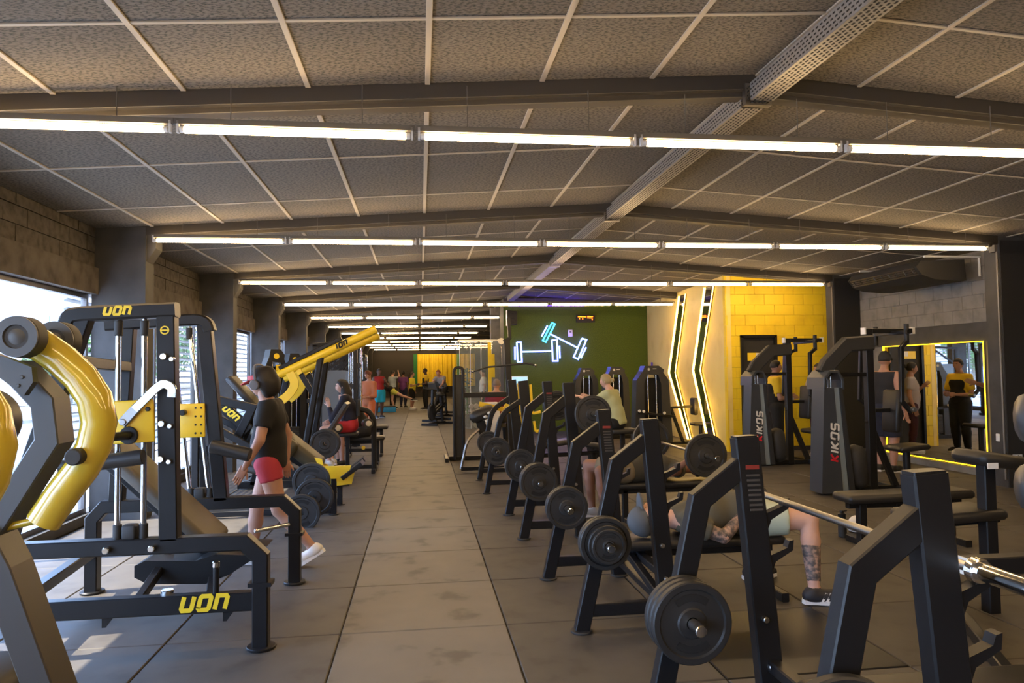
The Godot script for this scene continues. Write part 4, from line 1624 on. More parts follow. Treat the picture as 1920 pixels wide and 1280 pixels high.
func build_racks() -> void:
	bench_rack("nearest black bench press rack with an empty bar on its hooks", -1.85, -2.97, 1.27)
	bench_rack("black bench press rack with a man in a grey cap lying on it", -4.28, -5.40, 1.26)
	bench_rack("tall black bench rack with a loaded bar, third from the camera", -6.70, -7.85, 1.45, false)
	barbell("bare steel barbell resting on the nearest rack", Vector3(1.545, 0.995, -2.5), "barbells")
	barbell("barbell racked on the tall third bench rack", Vector3(1.56, 1.175, -7.3), "barbells", 1.1)
	barbell("barbell held by the man pressing behind the racks", Vector3(2.66, 0.76, -7.28), "barbells")
	# stored plates: [frame z, radius list from the frame outwards]
	var f := [[-1.85, [0.2], "nearest rack's front leg"], [-2.97, [0.165, 0.165, 0.165], "nearest rack's rear leg"], [-4.28, [0.155, 0.155, 0.115, 0.1], "second rack's front leg"], [-5.40, [0.158, 0.158], "second rack's rear leg"], [-6.70, [0.175, 0.175, 0.175], "third rack's front leg"], [-7.85, [0.175, 0.175], "third rack's rear leg"], [-9.28, [0.18], "curved rack's front leg"], [-10.45, [0.165], "curved rack's rear leg"]]
	for q in f:
		var n := 0
		var z: float = q[0] + 0.06
		for r in q[1]:
			var last: bool = n == q[1].size() - 1
			var w: String = "outermost" if last else ["innermost", "second", "third"][n]
			if q[1].size() == 1:
				w = "single"
			plate("%s black weight plate stored on the %s" % [w, q[2]], Vector3(1.075 if q[0] > -8.5 else 0.97, 0.55 if r != 0.2 else 0.57, z + 0.02), Vector3.BACK, r, 0.036 if r > 0.12 else 0.03, "plates stored on rack legs")
			z += 0.042 if r > 0.12 else 0.034
			n += 1
	for q in [[1.56, 1.175, -6.4, 0.17, "near end of the bar on the tall rack"], [1.56, 1.175, -8.12, 0.17, "far end of the bar on the tall rack"], [2.66, 0.76, -6.48, 0.205, "near end of the pressed barbell"], [2.66, 0.76, -8.08, 0.225, "far end of the pressed barbell"]]:
		plate("black weight plate on the %s" % q[4], Vector3(q[0], q[1], q[2]), Vector3.BACK, q[3], 0.045, "plates loaded on barbells")

# machine with curved frames and yellow hooks
func build_curved_rack() -> void:
	var t := thing("curved_bench_rack", "black bench rack with curved frames and yellow hooks", "weight bench")
	var st: SurfaceTool
	for z in [-9.28, -10.45]:
		st = S()
		sweep(st, fillet(zp(z, [[0.84, 0.01], [0.98, 0.75], [1.04, 1.02], [1.32, 1.2]]), 0.22, 6), rect(0.055, 0.07, 0.01), Vector3.BACK)
		part(t, "curved_leg", st, M.black)
		st = S()
		bar(st, Vector3(1.46, 0.01, z), Vector3(1.33, 1.45, z), 0.06, 0.13)
		part(t, "upright", st, M.black)
		st = S()
		bar(st, Vector3(0.88, 0.14, z), Vector3(1.45, 0.14, z), 0.05, 0.06)
		for x in [0.84, 1.46]:
			cyl(st, Vector3(x, 0, z), Vector3(x, 0.014, z), 0.06)
		part(t, "base_beam", st, M.black)
		st = S()
		sweep(st, fillet(zp(z, [[1.43, 1.4], [1.45, 1.02], [1.56, 1.04]]), 0.03, 3), rect(0.03, 0.035), Vector3.BACK)
		part(t, "yellow_hook", st, M.yellow)
		st = S()
		sweep(st, fillet(zp(z, [[1.47, 0.92], [1.49, 0.78], [1.6, 0.81]]), 0.03, 3), rect(0.03, 0.035), Vector3.BACK)
		part(t, "yellow_hook", st, M.yellow)
		st = S()
		cyl(st, Vector3(0.97, 0.55, z - 0.1), Vector3(0.97, 0.55, z + 0.24), 0.022)
		part(t, "plate_horn", st, M.chrome)
	st = S()
	for y in [0.14, 0.45]:
		bar(st, Vector3(1.42, y, -9.28), Vector3(1.42, y, -10.45), 0.05, 0.06, Vector3.UP)
	part(t, "cross_beam", st, M.black)
	st = S()
	pad(st, Vector3(1.45, 0.5, -9.86), Vector3(2.2, 0.62, -9.86), 0.3, 0.07)
	pad(st, Vector3(2.25, 0.55, -9.86), Vector3(2.55, 0.5, -9.86), 0.34, 0.07)
	part(t, "bench_pad", st, M.pad)
	st = S()
	bar(st, Vector3(1.46, 0.4, -9.86), Vector3(2.5, 0.42, -9.86), 0.05, 0.06)
	bar(st, Vector3(2.4, 0.42, -9.86), Vector3(2.45, 0.0, -9.86), 0.05, 0.06)
	part(t, "bench_frame", st, M.black)

# big sled machine with two guide towers on the left
func build_sled() -> void:
	var t := thing("sled_machine", "large black sled machine with yellow carriages and chrome guide rods", "gym machine")
	var st: SurfaceTool
	var zf := -4.33
	var zb := -5.62
	st = S()
	bar(st, Vector3(-2.65, 0.275, zf), Vector3(-0.92, 0.275, zf), 0.07, 0.105)
	for x in [-2.35, -1.75, -1.1]:
		prism(st, PackedVector2Array([Vector2(x - 0.03, 0.225), Vector2(x + 0.035, 0.225), Vector2(x - 0.01, 0.165), Vector2(x - 0.03, 0.165)]), 0.012, Vector3(0, 0, zf))
	part(t, "lower_beam", st, M.black)
	st = S()
	sweep(st, zp(zf, [[-2.3, 0.61], [-1.01, 0.61], [-0.92, 0.52], [-0.92, 0.01]]), rect(0.085, 0.088, 0.006), Vector3.BACK)
	cyl(st, Vector3(-0.92, 0, zf), Vector3(-0.92, 0.018, zf), 0.082, -1, 28)
	box(st, Vector3(-0.92, 0.37, zf), Vector3(0.13, 0.022, 0.1))
	part(t, "front_leg_frame", st, M.black)
	st = S()
	bar(st, Vector3(-1.42, 0.64, zf), Vector3(-1.445, 1.91, zf), 0.085, 0.1)
	part(t, "front_post", st, M.black)
	st = S()
	sweep(st, fillet(zp(zf, [[-1.98, 1.86], [-1.965, 1.912], [-1.91, 1.925], [-1.39, 1.95]]), 0.03, 3), rect(0.1, 0.085, 0.012), Vector3.BACK)
	part(t, "front_top_beam", st, M.black)
	st = S()
	bar(st, Vector3(-1.9, 1.9, zf), Vector3(-2.3, 0.63, zf), 0.08, 0.1)
	part(t, "rear_post", st, M.black)
	st = S()
	sweep(st, zp(zb, [[-2.38, 0.01], [-2.38, 0.53], [-2.3, 0.62], [-1.04, 0.62], [-0.95, 0.53], [-0.95, 0.01]]), rect(0.085, 0.088, 0.006), Vector3.BACK)
	for x in [-2.38, -0.95]:
		cyl(st, Vector3(x, 0, zb), Vector3(x, 0.018, zb), 0.082, -1, 28)
		box(st, Vector3(x, 0.37, zb), Vector3(0.13, 0.022, 0.1))
	part(t, "back_leg_frame", st, M.black)
	st = S()
	bar(st, Vector3(-1.48, 0.64, zb), Vector3(-1.61, 1.97, zb), 0.085, 0.1)
	part(t, "back_post", st, M.black)
	st = S()
	sweep(st, fillet(zp(zb, [[-2.3, 1.95], [-1.66, 1.99], [-1.59, 1.97], [-1.57, 1.9]]), 0.04, 3), rect(0.1, 0.085, 0.012), Vector3.BACK)
	part(t, "back_top_beam", st, M.black)
	st = S()
	bar(st, Vector3(-2.15, 1.92, zb), Vector3(-2.22, 0.63, zb), 0.08, 0.1)
	part(t, "rear_post", st, M.black)
	st = S()
	bar(st, Vector3(-1.98, 1.66, zf), Vector3(-2.17, 1.64, zb), 0.07, 0.1, Vector3.UP)
	bar(st, Vector3(-2.25, 0.3, zf), Vector3(-2.38, 0.3, zb), 0.07, 0.07, Vector3.UP)
	bar(st, Vector3(-1.2, 0.28, zf), Vector3(-1.5, 0.3, zb), 0.06, 0.06, Vector3.UP)
	bar(st, Vector3(-1.62, 0.26, zf), Vector3(-1.62, 0.42, -4.95), 0.05, 0.05, Vector3.UP)
	part(t, "cross_member", st, M.black)
	# guide rods
	for q in [[-1.705, -1.71, zf, 1.9], [-1.565, -1.57, zf, 1.9], [-1.7, -1.85, zb, 1.94], [-1.565, -1.72, zb, 1.94]]:
		st = S()
		cyl(st, Vector3(q[0], 0.65, q[2]), Vector3(q[1], q[3], q[2]), 0.0155, -1, 16)
		part(t, "guide_rod", st, M.chrome)
		st = S()
		cyl(st, Vector3(q[0], 0.65, q[2]), Vector3(q[0], 0.735, q[2]), 0.024)
		cyl(st, Vector3(q[1], q[3] - 0.1, q[2]), Vector3(q[1], q[3] - 0.01, q[2]), 0.023)
		part(t, "rod_socket", st, M.rubber)
	st = S()
	for z in [zf, zb]:
		pad(st, Vector3(-1.635, 0.65, z), Vector3(-1.635, 0.735, z), 0.075, 0.075, Vector3.BACK, 0.012)
	part(t, "stop_block", st, M.rubber)
	# carriages
	st = S()
	pad(st, Vector3(-1.84, 1.305, zf + 0.06), Vector3(-1.49, 1.32, zf + 0.06), 0.02, 0.24, Vector3.BACK, 0.008)
	var cg := part(t, "carriage", st, M.yellow)
	st = S()
	cyl(st, Vector3(-1.62, 1.24, zf + 0.07), Vector3(-1.62, 1.24, zf + 0.085), 0.05)
	cyl(st, Vector3(-1.62, 1.24, zf + 0.08), Vector3(-1.7, 1.25, zf + 0.4), 0.024)
	part(cg, "plate_horn", st, M.black)
	st = S()
	for q in [[-1.52, 1.385], [-1.79, 1.4], [-1.79, 1.22]]:
		cyl(st, Vector3(q[0], q[1], zf + 0.07), Vector3(q[0], q[1], zf + 0.085), 0.014, -1, 6)
	part(cg, "bolt", st, M.black)
	st = S()
	bar(st, Vector3(-1.655, 1.305, zf + 0.085), Vector3(-1.57, 1.4, zf + 0.085), 0.02, 0.055)
	cyl(st, Vector3(-1.645, 1.315, zf + 0.09), Vector3(-1.645, 1.315, zf + 0.105), 0.02, -1, 6)
	part(cg, "latch_arm", st, M.steel)
	st = S()
	sweep(st, fillet(zp(zf + 0.09, [[-1.585, 1.385], [-1.475, 1.5], [-1.435, 1.53], [-1.385, 1.505], [-1.39, 1.45]]), 0.03, 4), rect(0.014, 0.05, 0.004), Vector3.BACK, false, [])
	part(cg, "latch_hook", st, M.chrome)
	st = S()
	pad(st, Vector3(-1.87, 1.235, zb + 0.06), Vector3(-1.585, 1.24, zb + 0.06), 0.02, 0.25, Vector3.BACK, 0.008)
	var cb := part(t, "carriage", st, M.yellow)
	st = S()
	for i in 2:
		for k in 4:
			cyl(st, Vector3(-1.65 + 0.04 * i, 1.145 + 0.062 * k, zb + 0.068), Vector3(-1.65 + 0.04 * i, 1.145 + 0.062 * k, zb + 0.074), 0.008, -1, 8)
	cyl(st, Vector3(-1.73, 1.3, zb + 0.07), Vector3(-1.73, 1.3, zb + 0.12), 0.022)
	part(cb, "bolt", st, M.black)
	st = S()
	for y in [1.68, 1.30, 1.1]:
		for x in [-1.455, -1.41]:
			cyl(st, Vector3(x + (1.3 - y) * -0.02, y - (0.015 if x > -1.43 else 0.0), zf + 0.03), Vector3(x + (1.3 - y) * -0.02, y - (0.015 if x > -1.43 else 0.0), zf + 0.065), 0.02 if x < -1.43 else 0.015, -1, 10)
	for x in [-1.74, -1.5]:
		cyl(st, Vector3(x, 0.605, zf + 0.03), Vector3(x, 0.605, zf + 0.075), 0.02, -1, 10)
	part(t, "bolt", st, M.chrome)
	# shoulder roller, back cushion, foot plate
	st = S()
	cyl(st, Vector3(-1.95, 1.075, -4.2), Vector3(-1.52, 1.125, -4.2), 0.042, -1, 18)
	cyl(st, Vector3(-1.53, 1.05, zb + 0.1), Vector3(-1.25, 0.98, zb + 0.12), 0.05, -1, 18)
	part(t, "shoulder_roller", st, M.pad)
	st = S()
	pad(st, Vector3(-1.98, 1.12, -4.95), Vector3(-1.32, 0.48, -4.95), 0.42, 0.085, Vector3.BACK, 0.035)
	part(t, "back_cushion", st, mat("cushion_tan", lin(0.09, 0.075, 0.055), 0.5))
	st = S()
	bar(st, Vector3(-2.05, 1.06, -4.95), Vector3(-1.36, 0.4, -4.95), 0.1, 0.06)
	part(t, "cushion_rail", st, M.black)
	st = S()
	prism(st, PackedVector2Array([Vector2(-1.76, 0.40), Vector2(-1.7, 0.43), Vector2(-1.4, 0.415), Vector2(-1.28, 0.45), Vector2(-1.02, 0.43), Vector2(-1.2, 0.32), Vector2(-1.34, 0.27), Vector2(-1.68, 0.285), Vector2(-1.76, 0.33)]), 0.45, Vector3(0, 0, -4.95))
	part(t, "foot_plate", st, M.black)
	st = S()
	cyl(st, Vector3(-1.17, 0.32, zf), Vector3(-1.17, 0.47, zf), 0.017)
	part(t, "peg", st, M.black)
	st = S()
	cyl(st, Vector3(-1.17, 0.47, zf), Vector3(-1.17, 0.505, zf), 0.02)
	cyl(st, Vector3(-1.45, 0.32, zf - 0.05), Vector3(-1.45, 0.345, zf - 0.05), 0.035)
	cyl(st, Vector3(-1.2, 0.44, zb + 0.2), Vector3(-0.98, 0.45, zb + 0.05), 0.016)
	part(t, "peg_cap", st, M.chrome)
	st = S()
	strokes(st, LION, Vector3(-1.77, 1.92, zf + 0.05), Vector3.RIGHT, Vector3.UP, 0.043, 0.015, 0.25)
	part(t, "brand_lettering", st, M.letter)
	st = S()
	strokes(st, LION, Vector3(-1.35, 0.245, zf + 0.035), Vector3.RIGHT, Vector3.UP, 0.076, 0.024, 0.25)
	part(t, "brand_lettering", st, M.letter)
	st = S()
	lathe(st, Vector3(-1.445, 1.83, zf + 0.043), Vector3.BACK, [[0.018, 0.0], [0.018, 0.003], [0.025, 0.003], [0.025, 0.0]], 20)
	box(st, Vector3(-1.445, 1.83, zf + 0.044), Vector3(0.036, 0.008, 0.002))
	part(t, "round_badge", st, M.letter)

# lever machine close to the camera on the left
func build_lever() -> void:
	var t := thing("lever_press_machine", "grey lever press machine with thick curved yellow arms in the left foreground", "gym machine")
	var st: SurfaceTool
	for k in 2:
		var z := -2.42 if k == 0 else -1.86
		var dx := 0.0 if k == 0 else -0.005
		st = S()
		var pts := []
		for q in [[-1.215, 1.685], [-1.16, 1.67], [-1.10, 1.625], [-1.04, 1.565], [-1.0, 1.5], [-0.985, 1.425], [-1.0, 1.35], [-1.035, 1.28], [-1.09, 1.205], [-1.145, 1.12]]:
			pts.append(Vector3(q[0] + dx - 0.025, q[1] - (0.02 if k == 1 else 0.0), z))
		sweep(st, pts, circ(0.051, 20), Vector3.BACK, true)
		var ar := part(t, "arm", st, M.gold)
		st = S()
		cyl(st, Vector3(-1.05 + dx, 1.325, z + 0.045), Vector3(-1.05 + dx, 1.325, z + 0.085), 0.026, -1, 20)
		part(ar, "stopper", st, M.rubber)
		st = S()
		tube(st, [Vector3(-1.16 + dx, 1.13, z), Vector3(-1.4 + dx, 1.08, z)], 0.012, Vector3.BACK, 8)
		part(ar, "link_rod", st, M.gold)
	# pivot drums
	for q in [[-1.185, 1.69, -2.34, -2.28], [-1.185, 1.69, -2.56, -2.50]]:
		st = S()
		cyl(st, Vector3(q[0], q[1], q[2]), Vector3(q[0], q[1], q[3]), 0.062, -1, 28)
		part(t, "pivot_drum", st, M.rubber)
		st = S()
		lathe(st, Vector3(q[0], q[1], q[3]), Vector3.BACK, [[0.061, 0.0], [0.061, 0.006], [0.036, 0.006], [0.032, -0.004], [0.0, 0.012]], 24)
		part(t, "drum_cap", st, M.grey)
	st = S()
	prism(st, PackedVector2Array([Vector2(-1.28, 1.65), Vector2(-1.16, 1.6), Vector2(-1.155, 1.555), Vector2(-1.18, 1.515), Vector2(-1.3, 1.61)]), 0.03, Vector3(0, 0, -2.33))
	for q in [[-1.27, 1.635], [-1.285, 1.615], [-1.185, 1.57], [-1.195, 1.545]]:
		cyl(st, Vector3(q[0], q[1], -2.33), Vector3(q[0], q[1], -2.31), 0.006, -1, 6)
	part(t, "bracket", st, M.grey)
	st = S()
	sweep(st, zp(-2.44, [[-1.26, 1.6], [-1.165, 1.49], [-1.15, 1.37], [-1.34, 1.05]]), rect(0.11, 0.07, 0.004), Vector3.BACK)
	part(t, "bent_post", st, M.grey)
	st = S()
	sweep(st, zp(-2.42, [[-1.33, 1.1], [-1.27, 0.98], [-0.93, 0.0]]), rect(0.13, 0.085, 0.004), Vector3.BACK)
	part(t, "leg", st, mat("frame_brown", lin(0.045, 0.04, 0.036), 0.42))
	st = S()
	bar(st, Vector3(-2.1, 0.62, -2.42), Vector3(-1.1, 0.55, -2.42), 0.07, 0.08)
	bar(st, Vector3(-2.0, 0.0, -2.42), Vector3(-2.0, 0.65, -2.42), 0.07, 0.08)
	bar(st, Vector3(-2.1, 0.06, -2.42), Vector3(-0.9, 0.06, -2.42), 0.07, 0.07)
	part(t, "base_frame", st, M.black)
	st = S()
	pad(st, Vector3(-1.85, 0.53, -2.78), Vector3(-1.4, 0.5, -2.78), 0.36, 0.09, Vector3.BACK, 0.04)
	part(t, "seat", st, M.pad)
	st = S()
	lathe(st, Vector3(-1.6, 1.41, -2.9), Vector3.BACK, [[0.0, 0.0], [0.12, 0.0], [0.125, 0.02], [0.125, 0.07], [0.115, 0.08], [0.05, 0.07], [0.0, 0.07]], 32)
	part(t, "counterweight_disc", st, M.grey)

# black lever machine with lettering behind the sled
func build_black_lever() -> void:
	var t := thing("black_lever_machine", "black seated lever machine with yellow lettering beside the windows", "gym machine")
	var st := S()
	var z := -8.4
	sweep(st, zp(z, [[-2.3, 0.6], [-2.27, 1.3], [-1.88, 1.2], [-2.05, 0.85]]), rect(0.1, 0.09), Vector3.BACK)
	bar(st, Vector3(-2.22, 1.24, z), Vector3(-1.92, 0.95, z), 0.06, 0.12)
	part(t, "arm", st, M.black)
	st = S()
	var u := Vector3(0.72, -0.69, 0).normalized()
	strokes(st, LION, Vector3(-2.2, 1.19, z + 0.032), u, Vector3(-u.y, u.x, 0), 0.06, 0.02, 0.2)
	part(t, "brand_lettering", st, M.letter)
	st = S()
	bar(st, Vector3(-2.5, 0.72, z), Vector3(-1.75, 0.72, z), 0.09, 0.14)
	bar(st, Vector3(-2.4, 0.0, z), Vector3(-2.4, 0.7, z), 0.08, 0.08)
	bar(st, Vector3(-1.8, 0.0, z), Vector3(-1.8, 0.7, z), 0.08, 0.08)
	bar(st, Vector3(-2.6, 0.05, z - 0.5), Vector3(-2.6, 0.05, z + 0.5), 0.08, 0.08, Vector3.UP)
	bar(st, Vector3(-1.95, 0.75, z), Vector3(-1.8, 1.1, z), 0.05, 0.06)
	bar(st, Vector3(-2.02, 0.75, z - 0.1), Vector3(-1.87, 1.1, z - 0.1), 0.05, 0.06)
	part(t, "frame", st, M.black)
	st = S()
	pad(st, Vector3(-2.2, 1.55, z - 0.3), Vector3(-1.85, 1.15, z - 0.3), 0.35, 0.08)
	pad(st, Vector3(-2.0, 0.55, z - 0.1), Vector3(-1.55, 0.42, z - 0.1), 0.36, 0.09)
	part(t, "cushion", st, M.pad)
	st = S()
	tube(st, [Vector3(-1.95, 1.35, z - 0.5), Vector3(-1.7, 1.5, z - 0.5)], 0.018)
	part(t, "handle", st, M.rubber)

# hack slide with olive cushions and yellow foot plates
func build_hack() -> void:
	var t := thing("hack_slide_machine", "plate loaded slide machine with olive cushions and yellow foot plates", "gym machine")
	var st := S()
	var z := -8.55
	for zz in [z - 0.3, z + 0.3]:
		bar(st, Vector3(-2.5, 1.15, zz), Vector3(-0.95, 0.22, zz), 0.06, 0.07)
		bar(st, Vector3(-2.45, 0.0, zz), Vector3(-2.45, 1.15, zz), 0.06, 0.07)
		bar(st, Vector3(-0.97, 0.0, zz), Vector3(-0.97, 0.4, zz), 0.05, 0.06)
		cyl(st, Vector3(-0.97, 0.0, zz), Vector3(-0.97, 0.012, zz), 0.06)
		bar(st, Vector3(-2.5, 0.05, zz), Vector3(-1.0, 0.05, zz), 0.05, 0.06)
	part(t, "frame", st, M.black)
	st = S()
	pad(st, Vector3(-1.75, 1.0, z), Vector3(-1.15, 0.5, z), 0.42, 0.16, Vector3.BACK, 0.05)
	pad(st, Vector3(-1.85, 1.0, z + 0.25), Vector3(-1.4, 0.7, z + 0.25), 0.14, 0.2, Vector3.BACK, 0.05)
	part(t, "cushion", st, mat("olive_vinyl", lin(0.05, 0.042, 0.022), 0.45))
	for s in [-1.0, 1.0]:
		st = S()
		prism(st, PackedVector2Array([Vector2(-1.18, 0.62), Vector2(-1.1, 0.6), Vector2(-1.08, 0.52), Vector2(-0.78, 0.52), Vector2(-0.82, 0.36), Vector2(-1.05, 0.34)]), 0.025, Vector3(0, -0.04 + 0.06 * s, z + 0.3 - 0.25 * (1 - s)))
		part(t, "yellow_gusset", st, M.yellow)
	st = S()
	for s in [-1.0, 1.0]:
		bar(st, Vector3(-0.88, 0.4, z + 0.2 * s), Vector3(-0.66, 0.56, z + 0.2 * s), 0.3, 0.05)
	part(t, "foot_plate", st, M.black)
	st = S()
	for s in [-1.0, 1.0]:
		cyl(st, Vector3(-1.12, 0.3, z + 0.34 * s), Vector3(-1.12, 0.3, z + 0.66 * s), 0.025)
	part(t, "plate_horn", st, M.chrome)
	var n := 0
	for q in [[-1.17, 0.42, -7.95, 0.2], [-1.12, 0.27, -7.82, 0.2], [-1.22, 0.15, -7.62, 0.19]]:
		plate("black weight plate low on the slide machine, %s" % ["highest of three", "middle of three", "lowest of three"][n], Vector3(q[0], q[1], q[2]), Vector3.BACK, q[3], 0.05, "plates on the slide machine")
		n += 1

# leg press with two yellow rails
func build_leg_press() -> void:
	var t := thing("leg_press", "plate loaded leg press with long yellow rails", "gym machine")
	var st: SurfaceTool
	for q in [[-10.3, 0.0], [-10.95, -0.05]]:
		var z: float = q[0]
		st = S()
		tube(st, [Vector3(-2.0, 1.55 + q[1], z), Vector3(-0.62, 2.2 + q[1], z)], 0.06, Vector3.BACK, 16)
		part(t, "yellow_rail", st, M.yellow)
		st = S()
		bar(st, Vector3(-1.68, 0.02, z), Vector3(-1.38, 1.86, z), 0.09, 0.09, Vector3.BACK, 0.02)
		part(t, "post", st, M.black)
		st = S()
		bar(st, Vector3(-2.5, 0.06, z), Vector3(-1.0, 0.06, z), 0.08, 0.09)
		bar(st, Vector3(-2.3, 0.06, z), Vector3(-1.95, 1.58, z), 0.08, 0.08)
		part(t, "side_frame", st, M.black)
		st = S()
		sweep(st, fillet(zp(z + 0.03, [[-1.82, 1.62], [-1.72, 1.45], [-1.8, 1.3], [-1.93, 1.2]]), 0.12, 5), rect(0.03, 0.12, 0.006), Vector3.BACK)
		bar(st, Vector3(-1.72, 1.72, z), Vector3(-1.66, 1.56, z), 0.06, 0.07)
		part(t, "yellow_bracket", st, M.yellow)
		st = S()
		bar(st, Vector3(-1.66, 1.58, z), Vector3(-1.5, 1.3, z), 0.06, 0.07)
		part(t, "stay", st, M.black)
	st = S()
	bar(st, Vector3(-1.95, 1.66, -10.3), Vector3(-1.1, 2.07, -10.3), 0.09, 0.05)
	part(t, "rail_cover", st, M.black)
	st = S()
	strokes(st, ION, Vector3(-1.17, 1.915, -10.235), Vector3(0.905, 0.426, 0), Vector3(-0.426, 0.905, 0), 0.06, 0.02, 0.3)
	part(t, "brand_lettering", st, M.slot)
	st = S()
	for y in [0.08, 1.2]:
		bar(st, Vector3(-1.55 if y > 1 else -2.4, y, -10.3), Vector3(-1.55 if y > 1 else -2.4, y, -10.95), 0.06, 0.06, Vector3.UP)
	bar(st, Vector3(-1.2, 0.06, -10.3), Vector3(-1.2, 0.06, -10.95), 0.06, 0.06, Vector3.UP)
	part(t, "cross_beam", st, M.black)
	st = S()
	pad(st, Vector3(-2.3, 0.95, -10.62), Vector3(-1.75, 0.45, -10.62), 0.45, 0.1)
	part(t, "cushion", st, M.pad)
	st = S()
	bar(st, Vector3(-1.3, 0.75, -10.62), Vector3(-1.05, 1.15, -10.62), 0.55, 0.05)
	cyl(st, Vector3(-1.3, 0.62, -10.2), Vector3(-1.3, 0.62, -11.05), 0.025)
	part(t, "foot_plate", st, M.grey)
	var n := 0
	for q in [[-1.3, 0.62, -10.16], [-1.3, 0.62, -10.1], [-1.3, 0.62, -10.04]]:
		plate("black weight plate hanging on the leg press, %s" % ["inner", "middle", "outer"][n], Vector3(q[0], q[1], q[2]), Vector3.BACK, 0.2, 0.045, "plates on the leg press")
		n += 1

# exercise bench with rollers by the aisle
func build_curl_bench() -> void:
	var t := thing("curl_bench", "black curl bench with a bent arm frame by the aisle", "weight bench")
	var st := S()
	var z := -11.6
	sweep(st, fillet(zp(z, [[-0.74, 0.02], [-0.74, 0.85], [-0.82, 0.98], [-1.0, 1.02]]), 0.15, 5), rect(0.08, 0.08, 0.02), Vector3.BACK)
	bar(st, Vector3(-1.15, 0.02, z), Vector3(-1.15, 0.58, z), 0.06, 0.06)
	bar(st, Vector3(-1.15, 0.36, z), Vector3(-0.74, 0.36, z), 0.05, 0.05)
	bar(st, Vector3(-1.15, 0.1, z), Vector3(-0.74, 0.1, z), 0.06, 0.06)
	bar(st, Vector3(-0.74, 0.04, z - 0.5), Vector3(-0.74, 0.04, z + 0.2), 0.06, 0.06, Vector3.UP)
	part(t, "frame", st, M.black)
	st = S()
	pad(st, Vector3(-1.32, 0.62, z), Vector3(-0.98, 0.62, z), 0.34, 0.07)
	part(t, "seat", st, M.pad)
	st = S()
	cyl(st, Vector3(-0.98, 0.9, z + 0.05), Vector3(-0.98, 1.16, z + 0.05), 0.035)
	part(t, "post_cap", st, M.rubber)
	for q in [[-1.32, 0.72, "beside the seat"], [-0.86, 0.78, "beside the frame"]]:
		st = S()
		cyl(st, Vector3(q[0], q[1], z + 0.02), Vector3(q[0] + 0.06, q[1] + 0.02, z + 0.34), 0.075, -1, 20)
		part(t, "roller_pad", st, M.pad)
		st = S()
		cyl(st, Vector3(q[0] + 0.06, q[1] + 0.02, z + 0.34), Vector3(q[0] + 0.066, q[1] + 0.022, z + 0.37), 0.045)
		part(t, "roller_cap", st, M.steel)
	st = S()
	cyl(st, Vector3(-0.9, 0.4, z + 0.04), Vector3(-0.9, 0.4, z + 0.06), 0.03)
	part(t, "yellow_knob", st, M.yellow)
	for k in 2:
		var b := thing("flat_bench", "%s low black flat bench end at the aisle" % ["nearer", "farther"][k], "weight bench", "flat benches at the left of the aisle")
		st = S()
		pad(st, Vector3(-1.5, 0.45 + 0.09 * k, -12.7 - 1.3 * k), Vector3(-0.62, 0.45 + 0.09 * k, -12.7 - 1.3 * k), 0.3, 0.07)
		part(b, "bench_pad", st, M.pad)
		st = S()
		for x in [-1.35, -0.75]:
			bar(st, Vector3(x, 0, -12.7 - 1.3 * k), Vector3(x, 0.42 + 0.09 * k, -12.7 - 1.3 * k), 0.06, 0.06)
			bar(st, Vector3(x, 0.025, -12.95 - 1.3 * k), Vector3(x, 0.025, -12.45 - 1.3 * k), 0.05, 0.05, Vector3.UP)
		bar(st, Vector3(-1.35, 0.38 + 0.09 * k, -12.7 - 1.3 * k), Vector3(-0.75, 0.38 + 0.09 * k, -12.7 - 1.3 * k), 0.05, 0.05)
		part(b, "frame", st, M.black)

